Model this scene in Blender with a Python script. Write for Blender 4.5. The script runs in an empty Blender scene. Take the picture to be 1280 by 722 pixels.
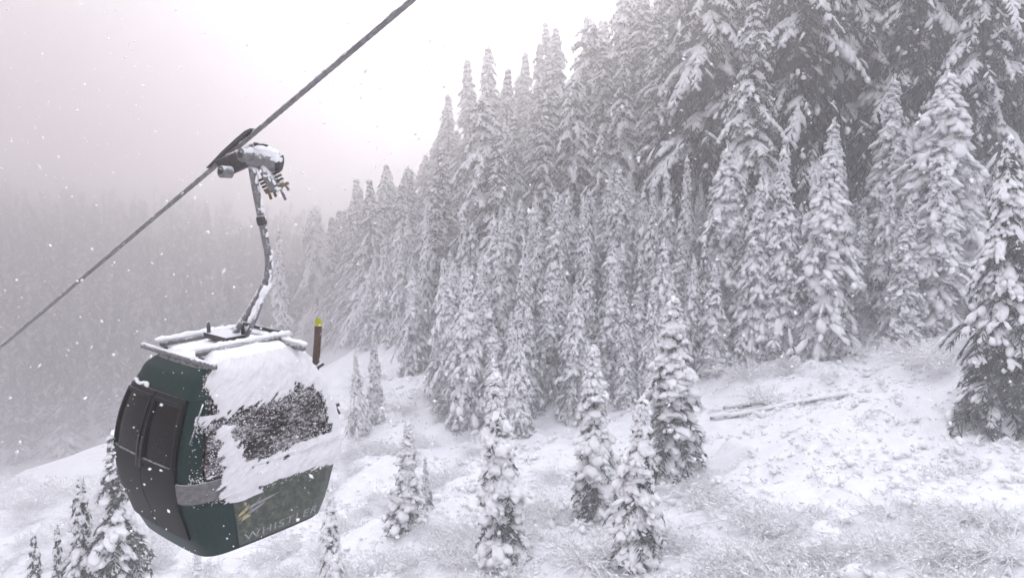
import bpy, math, random
import numpy as np
from mathutils import Matrix, Vector

scene = bpy.context.scene
C = scene.collection
rad = math.radians

# ------------------------------------------------------------------ camera
FPX, PITCH = 1000.0, rad(5.0)          # focal length in px of a 1280 px wide frame
cam_d = bpy.data.cameras.new('camera')
cam_d.sensor_width = 36.0
cam_d.lens = 36.0 * FPX / 1280.0
cam_d.clip_start, cam_d.clip_end = 0.1, 3000
cam = bpy.data.objects.new('camera', cam_d)
cam.location = (0, 0, 0)
cam.rotation_euler = (math.pi / 2 - PITCH, 0, 0)
C.objects.link(cam)
scene.camera = cam

# ------------------------------------------------------------------ world, sun, exposure
SUN_EL, SUN_AZ = rad(24), rad(3)       # behind cloud, ahead of the camera
SKY_LOW_ROSE = (3.7, 2.2, 2.4)
SKY_LOW, SKY_HIGH, SKY_GLOW = (3.2, 3.5, 4.0), (19.0, 20.3, 22.2), (8.0, 7.9, 8.1)
W = bpy.data.worlds.new('World')
scene.world = W
W.use_nodes = True
wn, wl = W.node_tree.nodes, W.node_tree.links
wn.clear()
sky = wn.new('ShaderNodeTexSky')
sky.sky_type = 'NISHITA'
sky.sun_disc = False
sky.sun_elevation = SUN_EL
sky.sun_rotation = SUN_AZ
sky.dust_density = 1.0
sky.air_density = 1.0
hs = wn.new('ShaderNodeHueSaturation')
hs.inputs['Saturation'].default_value = 0.10     # cloud cover takes the blue out of the sky
wl.new(sky.outputs[0], hs.inputs['Color'])
# overcast deck: dim at the horizon, bright overhead, brightest where the sun stands behind it
tcw = wn.new('ShaderNodeTexCoord')
sxw = wn.new('ShaderNodeSeparateXYZ'); wl.new(tcw.outputs['Generated'], sxw.inputs[0])
el = wn.new('ShaderNodeMapRange'); el.interpolation_type = 'SMOOTHSTEP'; el.inputs[1].default_value = .08; el.inputs[2].default_value = .9
wl.new(sxw.outputs[2], el.inputs[0])
deck = wn.new('ShaderNodeMix'); deck.data_type = 'RGBA'
lowc = wn.new('ShaderNodeMix'); lowc.data_type = 'RGBA'       # rosier cloud low down on the left
lowc.inputs[6].default_value = (*SKY_LOW, 1); lowc.inputs[7].default_value = (*SKY_LOW_ROSE, 1)
rose = wn.new('ShaderNodeMapRange'); rose.inputs[1].default_value = .15; rose.inputs[2].default_value = -.5
wl.new(sxw.outputs[0], rose.inputs[0]); wl.new(rose.outputs[0], lowc.inputs[0]); wl.new(lowc.outputs[2], deck.inputs[6])
deck.inputs[7].default_value = (*SKY_HIGH, 1)
wl.new(el.outputs[0], deck.inputs[0])
dot = wn.new('ShaderNodeVectorMath'); dot.operation = 'DOT_PRODUCT'
wl.new(tcw.outputs['Generated'], dot.inputs[0])
dot.inputs[1].default_value = (math.sin(SUN_AZ) * math.cos(SUN_EL), math.cos(SUN_AZ) * math.cos(SUN_EL), math.sin(SUN_EL))
gl_ = wn.new('ShaderNodeMapRange'); gl_.interpolation_type = 'SMOOTHSTEP'; gl_.inputs[1].default_value = .82; gl_.inputs[2].default_value = .985
wl.new(dot.outputs['Value'], gl_.inputs[0])
glow = wn.new('ShaderNodeMix'); glow.data_type = 'RGBA'; glow.blend_type = 'ADD'
glow.inputs[7].default_value = (*SKY_GLOW, 1)
wl.new(gl_.outputs[0], glow.inputs[0]); wl.new(deck.outputs[2], glow.inputs[6])
mixw = wn.new('ShaderNodeMix'); mixw.data_type = 'RGBA'; mixw.blend_type = 'MIX'
mixw.inputs[0].default_value = 0.94
wl.new(glow.outputs[2], mixw.inputs[7])
wl.new(hs.outputs[0], mixw.inputs[6])
bg = wn.new('ShaderNodeBackground')
bg.inputs[1].default_value = 0.10
wl.new(mixw.outputs[2], bg.inputs[0])
wo = wn.new('ShaderNodeOutputWorld')
wl.new(bg.outputs[0], wo.inputs[0])

sd = bpy.data.lights.new('sun', 'SUN')
sd.energy = 1.5
sd.angle = rad(14)
sd.color = (1.0, 0.97, 0.94)
so = bpy.data.objects.new('sun', sd)
sdir = Vector((math.sin(SUN_AZ) * math.cos(SUN_EL), math.cos(SUN_AZ) * math.cos(SUN_EL), math.sin(SUN_EL)))
so.rotation_euler = sdir.to_track_quat('Z', 'Y').to_euler()
so.location = (0, 40, 120)
C.objects.link(so)

scene.view_settings.view_transform = 'Standard'
scene.view_settings.look = 'None'
scene.view_settings.exposure = 1.02
scene.view_settings.gamma = 1.0
scene.cycles.volume_bounces = 4
scene.cycles.max_bounces = 10
scene.cycles.diffuse_bounces = 4
scene.cycles.transparent_max_bounces = 12
scene.cycles.use_denoising = True
scene.cycles.filter_width = 1.6
scene.cycles.caustics_reflective = False
scene.cycles.caustics_refractive = False
HAZE_DENSITY = 0.0075

# ------------------------------------------------------------------ helpers
CP, SP = math.cos(PITCH), math.sin(PITCH)

def at(u, v, y):
    """world point on the ray of photo pixel (u, v) at distance y ahead"""
    a, b = (u - 640) / FPX, (361 - v) / FPX
    d = np.array([a, CP + b * SP, -SP + b * CP])
    return d * (y / d[1])

def pix(p):
    d = p[1] * CP - p[2] * SP
    h = p[1] * SP + p[2] * CP
    return 640 + FPX * p[0] / d, 361 - FPX * h / d

def nrm(a):
    a = np.asarray(a, float)
    return a / np.maximum(np.linalg.norm(a, axis=-1, keepdims=True), 1e-9)

def hash2(ix, iy, s):
    h = (ix.astype(np.int64) * 374761393 + iy.astype(np.int64) * 668265263 + s * 1442695041) & 0x7fffffff
    h = ((h ^ (h >> 13)) * 1274126177) & 0x7fffffff
    return ((h ^ (h >> 16)) & 0xffff) / 65535.0

def noise2(x, y, s=0):
    x = np.asarray(x, float); y = np.asarray(y, float)
    ix, iy = np.floor(x), np.floor(y)
    fx, fy = x - ix, y - iy
    fx = fx * fx * (3 - 2 * fx); fy = fy * fy * (3 - 2 * fy)
    a, b = hash2(ix, iy, s), hash2(ix + 1, iy, s)
    c, d = hash2(ix, iy + 1, s), hash2(ix + 1, iy + 1, s)
    return (a * (1 - fx) + b * fx) * (1 - fy) + (c * (1 - fx) + d * fx) * fy

def fbm(x, y, s=0, o=4):
    r, a, t = 0, 0.5, 0
    for k in range(o):
        r = r + a * noise2(np.asarray(x) * 2 ** k + 17 * k, np.asarray(y) * 2 ** k - 9 * k, s + k)
        t += a; a *= 0.5
    return r / t

class MB:
    """collects vertices and faces of equal or mixed size, then links ONE mesh object"""
    def __init__(self):
        self.V, self.F, self.n = [], [], 0
    def add(self, V, F):
        V = np.asarray(V, float).reshape(-1, 3)
        self.V.append(V)
        for f in (F if isinstance(F, list) and len(F) and isinstance(F[0], np.ndarray) else [np.asarray(F)]):
            if len(f):
                self.F.append(f + self.n)
        self.n += len(V)
        return self
    def box(self, c, half, R=None):
        s = np.array([[x, y, z] for x in (-1, 1) for y in (-1, 1) for z in (-1, 1)], float) * np.asarray(half, float)
        if R is not None:
            s = s @ np.asarray(R).T
        F = np.array([[0, 1, 3, 2], [4, 6, 7, 5], [0, 4, 5, 1], [2, 3, 7, 6], [0, 2, 6, 4], [1, 5, 7, 3]])
        return self.add(s + np.asarray(c, float), F)
    def bar(self, a, b, w, h, up=(0, 0, 1), bev=0.0):
        a = np.asarray(a, float); b = np.asarray(b, float)
        x = nrm(b - a); y = nrm(np.cross(up, x)); z = np.cross(x, y)
        R = np.stack([x, y, z], 1)
        k = bev or min(w, h) * 0.18
        prof = [(-w/2+k, -h/2), (w/2-k, -h/2), (w/2, -h/2+k), (w/2, h/2-k), (w/2-k, h/2), (-w/2+k, h/2), (-w/2, h/2-k), (-w/2, -h/2+k)]
        V = [e + y * p + z * q for e in (a, b) for p, q in prof]
        n = 8
        F = np.array([[i, (i + 1) % n, n + (i + 1) % n, n + i] for i in range(n)])
        return self.add(V, [F, np.array([list(range(n))[::-1]]), np.array([list(range(n, 2 * n))])])
    def tube(self, pts, r, seg=8, cap=True):
        pts = np.asarray(pts, float); n = len(pts)
        r = np.broadcast_to(np.asarray(r, float), (n,))
        t = nrm(np.gradient(pts, axis=0))
        ref = np.array([0, 0, 1.0]) if abs(t[:, 2]).mean() < .8 else np.array([1.0, 0, 0])
        s = nrm(np.cross(t, ref)); u = np.cross(s, t)
        an = np.linspace(0, 2 * np.pi, seg, endpoint=False)
        V = pts[:, None] + r[:, None, None] * (np.cos(an)[None, :, None] * s[:, None] + np.sin(an)[None, :, None] * u[:, None])
        i, j = np.meshgrid(np.arange(n - 1), np.arange(seg), indexing='ij')
        F = np.stack([i * seg + j, i * seg + (j + 1) % seg, (i + 1) * seg + (j + 1) % seg, (i + 1) * seg + j], -1).reshape(-1, 4)
        fs = [F]
        if cap:
            fs += [np.array([list(range(seg))[::-1]]), np.array([[(n - 1) * seg + k for k in range(seg)]])]
        return self.add(V, fs)
    def cyl(self, a, b, r, seg=20):
        return self.tube([a, b], r, seg)
    def grid(self, P, keep=None):
        n, m = P.shape[:2]
        i, j = np.meshgrid(np.arange(n - 1), np.arange(m - 1), indexing='ij')
        F = np.stack([i * m + j, i * m + j + 1, (i + 1) * m + j + 1, (i + 1) * m + j], -1).reshape(-1, 4)
        if keep is not None:
            F = F[keep.reshape(-1)]
        return self.add(P, F)
    def mesh(self, name, mat, smooth=True):
        V = np.concatenate(self.V).astype(np.float32)
        me = bpy.data.meshes.new(name)
        me.vertices.add(len(V)); me.vertices.foreach_set('co', V.ravel())
        loops = np.concatenate([f.ravel() for f in self.F]).astype(np.int32)
        tot = np.concatenate([np.full(len(f), f.shape[1]) for f in self.F]).astype(np.int32)
        st = np.concatenate([[0], np.cumsum(tot)[:-1]]).astype(np.int32)
        me.loops.add(len(loops)); me.loops.foreach_set('vertex_index', loops)
        me.polygons.add(len(tot)); me.polygons.foreach_set('loop_start', st)
        me.polygons.foreach_set('use_smooth', np.full(len(tot), smooth))
        me.update(calc_edges=True); me.validate()
        me.materials.append(mat)
        return me
    def obj(self, name, mat, parent=None, smooth=True):
        o = bpy.data.objects.new(name, self.mesh(name, mat, smooth))
        C.objects.link(o)
        if parent is not None:
            o.parent = parent
        return o

def flat_edges(o, deg=35):
    m = o.data
    if hasattr(m, 'set_sharp_from_angle'):
        m.set_sharp_from_angle(angle=rad(deg))
    return o

def tag(o, label=None, cat=None, group=None, kind=None):
    if label: o['label'] = label
    if cat: o['category'] = cat
    if group: o['group'] = group
    if kind: o['kind'] = kind
    return o

def empty(name, loc):
    o = bpy.data.objects.new(name, None)
    o.empty_display_size = 0.3
    o.location = loc
    C.objects.link(o)
    return o

# ------------------------------------------------------------------ materials
def mat(name):
    m = bpy.data.materials.new(name); m.use_nodes = True
    nt = m.node_tree
    return m, nt.nodes, nt.links, nt.nodes['Principled BSDF']

def plain(name, col, rough=.6, metal=0., dust=0.0, scale=40, dustcol=(.8, .8, .82)):
    m, n, l, b = mat(name)
    b.inputs['Roughness'].default_value = rough
    b.inputs['Specular IOR Level'].default_value = .2 if max(col) < .03 else .4
    b.inputs['Metallic'].default_value = metal
    tc = n.new('ShaderNodeTexCoord')
    nz = n.new('ShaderNodeTexNoise'); nz.inputs['Scale'].default_value = scale; nz.inputs['Detail'].default_value = 6
    l.new(tc.outputs['Object'], nz.inputs['Vector'])
    r = n.new('ShaderNodeValToRGB')
    lo = tuple(c * .75 for c in col); hi = tuple(min(1, c * 1.25) for c in col)
    r.color_ramp.elements[0].position = .35; r.color_ramp.elements[0].color = (*lo, 1)
    r.color_ramp.elements[1].position = .65; r.color_ramp.elements[1].color = (*hi, 1)
    l.new(nz.outputs[0], r.inputs[0])
    out = r.outputs[0]
    if dust > 0:
        n2 = n.new('ShaderNodeTexNoise'); n2.inputs['Scale'].default_value = scale * .9; n2.inputs['Detail'].default_value = 8
        n2.inputs['Roughness'].default_value = .75
        l.new(tc.outputs['Object'], n2.inputs['Vector'])
        g = n.new('ShaderNodeNewGeometry'); sx = n.new('ShaderNodeSeparateXYZ'); l.new(g.outputs['Normal'], sx.inputs[0])
        ma = n.new('ShaderNodeMath'); ma.operation = 'MULTIPLY_ADD'; ma.inputs[1].default_value = .35; l.new(sx.outputs[2], ma.inputs[0]); l.new(n2.outputs[0], ma.inputs[2])
        rr = n.new('ShaderNodeValToRGB'); rr.color_ramp.elements[0].position = .78 - dust; rr.color_ramp.elements[1].position = .9 - dust
        l.new(ma.outputs[0], rr.inputs[0])
        mx = n.new('ShaderNodeMix'); mx.data_type = 'RGBA'
        l.new(rr.outputs[0], mx.inputs[0]); l.new(out, mx.inputs[6]); mx.inputs[7].default_value = (*dustcol, 1)
        out = mx.outputs[2]
    l.new(out, b.inputs['Base Color'])
    return m

def snow_mat(name, col=(.87, .87, .885), scale=3.0, bump=.25, dist=.05):
    m, n, l, b = mat(name)
    b.inputs['Roughness'].default_value = .75
    b.inputs['Specular IOR Level'].default_value = .2
    tc = n.new('ShaderNodeTexCoord')
    nz = n.new('ShaderNodeTexNoise'); nz.inputs['Scale'].default_value = scale; nz.inputs['Detail'].default_value = 7; nz.inputs['Roughness'].default_value = .65
    l.new(tc.outputs['Object'], nz.inputs['Vector'])
    r = n.new('ShaderNodeValToRGB')
    r.color_ramp.elements[0].position = .3; r.color_ramp.elements[0].color = (*[c * .93 for c in col], 1)
    r.color_ramp.elements[1].position = .7; r.color_ramp.elements[1].color = (*[min(.91, c * 1.04) for c in col], 1)
    l.new(nz.outputs[0], r.inputs[0]); l.new(r.outputs[0], b.inputs['Base Color'])
    bp = n.new('ShaderNodeBump'); bp.inputs['Strength'].default_value = bump; bp.inputs['Distance'].default_value = dist
    l.new(nz.outputs[0], bp.inputs['Height']); l.new(bp.outputs[0], b.inputs['Normal'])
    return m

def frosted(name, dark, frost=(.74, .75, .77), thr=.5, soft=.18, scale=5.0, up=.45, hue=None):
    """needles, bark and twigs: hoar frost gathers on what faces up and in patches"""
    m, n, l, b = mat(name)
    b.inputs['Roughness'].default_value = .8
    b.inputs['Specular IOR Level'].default_value = .15
    tc = n.new('ShaderNodeTexCoord')
    nz = n.new('ShaderNodeTexNoise'); nz.inputs['Scale'].default_value = scale; nz.inputs['Detail'].default_value = 5; nz.inputs['Roughness'].default_value = .7
    l.new(tc.outputs['Object'], nz.inputs['Vector'])
    g = n.new('ShaderNodeNewGeometry'); sx = n.new('ShaderNodeSeparateXYZ'); l.new(g.outputs['True Normal'], sx.inputs[0])
    ab = n.new('ShaderNodeMath'); ab.operation = 'ABSOLUTE'; l.new(sx.outputs[2], ab.inputs[0])
    ma = n.new('ShaderNodeMath'); ma.operation = 'MULTIPLY_ADD'; ma.inputs[1].default_value = up
    l.new(ab.outputs[0], ma.inputs[0]); l.new(nz.outputs[0], ma.inputs[2])
    rr = n.new('ShaderNodeMapRange'); rr.inputs[1].default_value = thr; rr.inputs[2].default_value = thr + soft
    l.new(ma.outputs[0], rr.inputs[0])
    oi = n.new('ShaderNodeObjectInfo')
    hv = n.new('ShaderNodeHueSaturation'); hv.inputs['Color'].default_value = (*dark, 1)
    mr = n.new('ShaderNodeMapRange'); mr.inputs[3].default_value = .75; mr.inputs[4].default_value = 1.3
    l.new(oi.outputs['Random'], mr.inputs[0]); l.new(mr.outputs[0], hv.inputs['Value'])
    mx = n.new('ShaderNodeMix'); mx.data_type = 'RGBA'
    l.new(rr.outputs[0], mx.inputs[0]); l.new(hv.outputs[0], mx.inputs[6]); mx.inputs[7].default_value = (*frost, 1)
    l.new(mx.outputs[2], b.inputs['Base Color'])
    return m

M = {}
M['snow'] = snow_mat('snow', scale=4.5, bump=.35, dist=.08)
M['rime'] = snow_mat('wind_packed_rime', col=(.68, .665, .675), scale=9, bump=.5, dist=.03)
M['ground'] = snow_mat('snow_ground', col=(.83, .83, .855), scale=1.6, bump=.5, dist=.25)
M['needle'] = frosted('spruce_needles', (.030, .040, .034), thr=.80, soft=.35)
M['needle_row'] = frosted('frosty_needles', (.034, .044, .040), thr=.60, soft=.35)
M['needle_fir'] = frosted('fir_needles', (.032, .042, .040), thr=.72, soft=.35)
M['needle_dark'] = frosted('cedar_needles', (.016, .022, .022), thr=.98, soft=.3)
M['bark'] = frosted('bark', (.055, .045, .04), thr=.6, soft=.2, scale=8)
M['twig'] = frosted('twig', (.16, .13, .12), frost=(.82, .815, .83), thr=.02, soft=.3, scale=6, up=.35)
M['paint'] = plain('green_paint', (.004, .020, .017), rough=.5, dust=-.03, scale=28, dustcol=(.45, .46, .46))
M['black'] = plain('black_trim', (.009, .009, .0095), rough=.6, dust=.03, scale=28, dustcol=(.4, .4, .4))
M['rubber'] = plain('grey_bumper', (.13, .125, .125), rough=.7, dust=.2, scale=20, dustcol=(.5, .5, .5))
M['steel'] = plain('galvanised_steel', (.17, .165, .165), rough=.5, metal=.3, dust=.22, scale=18, dustcol=(.72, .72, .74))
M['darksteel'] = plain('dark_steel', (.045, .042, .042), rough=.5, metal=.2, dust=.12, scale=22, dustcol=(.6, .6, .62))
M['rope'] = plain('wire_rope', (.17, .165, .165), rough=.6, metal=.2, dust=.18, scale=14, dustcol=(.6, .6, .61))
M['brass'] = plain('worn_brass_plate', (.16, .11, .05), rough=.6, metal=.2, dust=.12, scale=30)
M['seat'] = plain('brown_seat', (.30, .145, .08), rough=.7, scale=12)
M['yellow'] = plain('yellow_ski_tip', (.55, .52, .03), rough=.4, dust=.05, scale=60)
M['skibrown'] = plain('brown_ski', (.12, .075, .055), rough=.5, dust=.15, scale=30)
M['white'] = plain('white_print', (.24, .25, .245), rough=.5, scale=30)
M['print_y'] = plain('yellow_print', (.42, .33, .10), rough=.5, scale=60)
M['stalk'] = frosted('dead_stalks', (.10, .085, .08), frost=(.78, .775, .79), thr=.42, soft=.3, scale=6, up=.35)
M['log'] = frosted('log_bark', (.05, .042, .04), thr=.55, soft=.15, scale=3)

def glass_mat():
    m, n, l, b = mat('tinted_glass')
    n.remove(b)
    tr = n.new('ShaderNodeBsdfTransparent'); tr.inputs[0].default_value = (.72, .62, .56, 1)
    gl = n.new('ShaderNodeBsdfGlossy'); gl.inputs[0].default_value = (.8, .8, .8, 1); gl.inputs['Roughness'].default_value = .08
    fr = n.new('ShaderNodeFresnel'); fr.inputs[0].default_value = 1.3
    mx = n.new('ShaderNodeMixShader'); l.new(fr.outputs[0], mx.inputs[0]); l.new(tr.outputs[0], mx.inputs[1]); l.new(gl.outputs[0], mx.inputs[2])
    l.new(mx.outputs[0], n['Material Output'].inputs['Surface'])
    return m
M['glass'] = glass_mat()

def frost_glass():
    """end window: dark pane plastered with streaky grains of snow"""
    m, n, l, b = mat('snow_speckled_glass')
    tc = n.new('ShaderNodeTexCoord')
    mp = n.new('ShaderNodeMapping'); mp.inputs['Rotation'].default_value = (0.5, 0, 0); mp.inputs['Scale'].default_value = (1, .55, 1.2)
    l.new(tc.outputs['Object'], mp.inputs[0])
    a = n.new('ShaderNodeTexNoise'); a.inputs['Scale'].default_value = 26; a.inputs['Detail'].default_value = 8; a.inputs['Roughness'].default_value = .75
    l.new(mp.outputs[0], a.inputs['Vector'])
    c = n.new('ShaderNodeTexNoise'); c.inputs['Scale'].default_value = 3.5; c.inputs['Detail'].default_value = 4
    l.new(mp.outputs[0], c.inputs['Vector'])
    ad = n.new('ShaderNodeMath'); ad.operation = 'MULTIPLY_ADD'; ad.inputs[1].default_value = .45
    l.new(c.outputs[0], ad.inputs[0]); l.new(a.outputs[0], ad.inputs[2])
    r = n.new('ShaderNodeValToRGB')
    r.color_ramp.elements[0].position = .68; r.color_ramp.elements[0].color = (.035, .028, .028, 1)
    r.color_ramp.elements[1].position = .92; r.color_ramp.elements[1].color = (.62, .60, .61, 1)
    l.new(ad.outputs[0], r.inputs[0]); l.new(r.outputs[0], b.inputs['Base Color'])
    b.inputs['Roughness'].default_value = .45
    tr = n.new('ShaderNodeBsdfTransparent'); tr.inputs[0].default_value = (.34, .30, .28, 1)
    iv = n.new('ShaderNodeMapRange'); iv.inputs[1].default_value = .66; iv.inputs[2].default_value = .90; iv.inputs[3].default_value = .30; iv.inputs[4].default_value = 1.0
    l.new(ad.outputs[0], iv.inputs[0])
    mx = n.new('ShaderNodeMixShader'); l.new(iv.outputs[0], mx.inputs[0]); l.new(tr.outputs[0], mx.inputs[1]); l.new(b.outputs[0], mx.inputs[2])
    l.new(mx.outputs[0], n['Material Output'].inputs['Surface'])
    return m
M['frostglass'] = frost_glass()

def scenic():
    """printed foliage picture on the lower end panel"""
    m, n, l, b = mat('scenic_print')
    tc = n.new('ShaderNodeTexCoord')
    a = n.new('ShaderNodeTexNoise'); a.inputs['Scale'].default_value = 16; a.inputs['Detail'].default_value = 7; a.inputs['Roughness'].default_value = .7
    l.new(tc.outputs['Object'], a.inputs['Vector'])
    r = n.new('ShaderNodeValToRGB'); e = r.color_ramp.elements
    e[0].position = .34; e[0].color = (.008, .020, .016, 1)
    e[1].position = .68; e[1].color = (.42, .43, .42, 1)
    for p, c in ((.46, (.020, .034, .024, 1)), (.54, (.06, .07, .045, 1)), (.60, (.06, .07, .055, 1)), (.66, (.16, .14, .085, 1))):
        q = e.new(p); q.color = c
    l.new(a.outputs[0], r.inputs[0]); l.new(r.outputs[0], b.inputs['Base Color'])
    b.inputs['Roughness'].default_value = .4
    return m
M['scenic'] = scenic()

# ------------------------------------------------------------------ terrain
ctrl = []
for u, v, y in ((640, 722, 31), (820, 722, 29), (1000, 722, 27), (1270, 722, 24), (1215, 578, 35), (1200, 400, 54), (1280, 372, 52),
                (1000, 447, 56), (880, 482, 55), (740, 662, 35), (610, 703, 33), (500, 670, 38), (830, 610, 40),
                (500, 475, 76), (447, 552, 58), (700, 532, 54), (560, 545, 55), (0, 722, 46), (100, 570, 88), (0, 615, 80),
                (1000, 560, 38), (1150, 480, 43), (640, 600, 44), (300, 722, 40), (160, 722, 42)):
    ctrl.append(at(u, v, y))
ctrl += [np.array(p, float) for p in (
    (2, 100, -7), (-4, 102, -9), (15, 100, 1), (-22, 130, -20), (-58, 170, -36), (-86, 200, -50), (30, 100, 16), (60, 100, 30), (12, 75, -5), (30, 76, 3),
    (60, 60, 12), (100, 60, 36), (60, 20, 2), (0, 140, -2), (50, 160, 36), (-40, 210, -34), (0, 220, -4), (60, 240, 40), (120, 160, 80),
    (-120, 120, -52), (-70, 130, -44), (-110, 165, -58), (-130, 205, -62), (-90, 215, -56), (-180, 260, -30), (-130, 270, -34), (-80, 280, -34), (-200, 340, -14), (-130, 350, -18), (-60, 350, -24), (-250, 310, -8), (-240, 210, -35), (-160, 410, -10), (0, 420, -14), (-280, 400, -6), (200, 400, 150),
    (420, 200, 160), (400, -150, 110), (150, -60, 35), (0, -150, -22), (-150, -150, -40), (-380, -150, 0), (-400, 100, 20),
    (0, 0, -16), (30, 0, -7), (-40, 0, -23), (-80, 40, -34), (-90, 80, -37), (15, 15, -12.5), (0, -60, -18), (60, -40, 4))]
ctrl = np.array(ctrl)
def tps(r2):
    return np.where(r2 > 0, .5 * r2 * np.log(np.maximum(r2, 1e-12)), 0)
S = 50.0
cx, cz = ctrl[:, :2] / S, ctrl[:, 2]
n_ = len(cx)
K = tps(((cx[:, None] - cx[None]) ** 2).sum(-1)) + np.eye(n_) * 0.004
Pm = np.concatenate([np.ones((n_, 1)), cx], 1)
sol = np.linalg.solve(np.block([[K, Pm], [Pm.T, np.zeros((3, 3))]]), np.concatenate([cz, np.zeros(3)]))
def base_height(x, y):
    x = np.asarray(x, float); y = np.asarray(y, float)
    sh = x.shape
    q = np.stack([x.ravel(), y.ravel()], 1) / S
    out = np.empty(len(q))
    for i in range(0, len(q), 20000):
        k = q[i:i + 20000]
        out[i:i + 20000] = tps(((k[:, None] - cx[None]) ** 2).sum(-1)) @ sol[:n_] + sol[n_] + k @ sol[n_ + 1:]
    return out.reshape(sh)
def ground_z(x, y):
    x = np.asarray(x, float); y = np.asarray(y, float)
    z = base_height(x, y)
    z = z + (fbm(x / 9, y / 9, 3, 3) - .5) * 1.6
    b = fbm(x / 1.5, y / 1.5, 11, 4)
    z = z + np.clip(b - .40, 0, 1) * 1.45
    z = z + (noise2(x * 2.2, y * 2.2, 21) - .5) * .14
    return z

def axis(lo, a, b, hi, step):
    core = np.arange(a, b, step)
    def grow(start, end, sgn):
        o, s, p = [], step * 1.15, start
        while (end - p) * sgn > 0:
            p += sgn * s; s *= 1.13; o.append(p)
        return o
    return np.array(grow(a, lo, -1)[::-1] + list(core) + grow(b, hi, 1))
gx = axis(-420, -34, 46, 420, .30)
gy = axis(-200, 20, 84, 460, .28)
X, Y = np.meshgrid(gx, gy, indexing='ij')
Z = ground_z(X, Y)
mb = MB(); mb.grid(np.stack([X, Y, Z], -1))
ground = tag(mb.obj('ground', M['ground']), kind='structure')
ZMIN = float(Z.min())

# ------------------------------------------------------------------ snow blobs, twigs
def sphere_t(rings, segs):
    V = [(1, 0, 0)]
    for i in range(1, rings + 1):
        a = math.pi * i / (rings + 1)
        for j in range(segs):
            b = 2 * math.pi * j / segs
            V.append((math.cos(a), math.sin(a) * math.cos(b), math.sin(a) * math.sin(b)))
    V.append((-1, 0, 0))
    F = [(0, 1 + j, 1 + (j + 1) % segs) for j in range(segs)]
    for i in range(rings - 1):
        for j in range(segs):
            p, q = 1 + i * segs + j, 1 + i * segs + (j + 1) % segs
            F += [(p, p + segs, q), (q, p + segs, q + segs)]
    l = len(V) - 1; o = 1 + (rings - 1) * segs
    F += [(l, o + (j + 1) % segs, o + j) for j in range(segs)]
    return np.array(V, float), np.array(F)[:, ::-1]
OCT = (np.array([[1, 0, 0], [0, 1, 0], [-1, 0, 0], [0, -1, 0], [0, 0, 1], [0, 0, -1]], float), np.array([[0, 1, 4], [1, 2, 4], [2, 3, 4], [3, 0, 4], [1, 0, 5], [2, 1, 5], [3, 2, 5], [0, 3, 5]]))
T_HI, T_MID, T_LO = sphere_t(6, 9), sphere_t(4, 6), sphere_t(3, 5)

def blobs(mb, Cn, A, L, Wd, T, rng, tmpl=T_MID, rough=.16, belly=.5):
    Cn = np.asarray(Cn, float); n = len(Cn)
    if n == 0: return
    tv, tf = tmpl
    A = nrm(A)
    up = np.tile([0, 0, 1.0], (n, 1)) + rng.normal(0, .08, (n, 3))
    s = nrm(np.cross(A, up)); u = np.cross(s, A)
    v = np.tile(tv, (n, 1, 1)) * (1 + rng.normal(0, rough, (n, len(tv), 1)).clip(-.35, .35))
    v[:, :, 2] = np.where(v[:, :, 2] < 0, v[:, :, 2] * belly, v[:, :, 2])
    # fatter towards the tip, like a drooping pillow
    v[:, :, 1:] *= (1 + .22 * v[:, :, :1])
    V = (Cn[:, None] + v[:, :, 0:1] * (L[:, None] * A)[:, None] + v[:, :, 1:2] * (Wd[:, None] * s)[:, None] + v[:, :, 2:3] * (T[:, None] * u)[:, None])
    F = (tf[None] + (np.arange(n) * len(tv))[:, None, None]).reshape(-1, 3)
    mb.add(V.reshape(-1, 3), F)

def kites(mb, B, D, L, Wd, rng, up=(0, 0, 1), tilt=.6):
    """thin leaf-like blades: base B, direction D, length L, width Wd"""
    B = np.asarray(B, float); n = len(B)
    if n == 0: return
    D = nrm(D)
    ref = np.tile(up, (n, 1)) + rng.normal(0, tilt, (n, 3))
    s = nrm(np.cross(D, ref))
    t = B + D * L[:, None]; m = B + D * (L * .4)[:, None]
    V = np.stack([B, m + s * Wd[:, None] * .5, t, m - s * Wd[:, None] * .5], 1).reshape(-1, 3)
    F = np.arange(4 * n).reshape(n, 4)
    mb.add(V, F)

def trunk_mesh(name, H, r, rng):
    mb = MB()
    z = np.linspace(-.6, H, 9)
    pts = np.stack([np.cumsum(rng.normal(0, .008 * H / 9, 9)), np.cumsum(rng.normal(0, .008 * H / 9, 9)), z], 1)
    mb.tube(pts, r * np.clip(1 - z / H, .04, 1) ** .8, 7)
    return mb.mesh(name, M['bark'])

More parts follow.
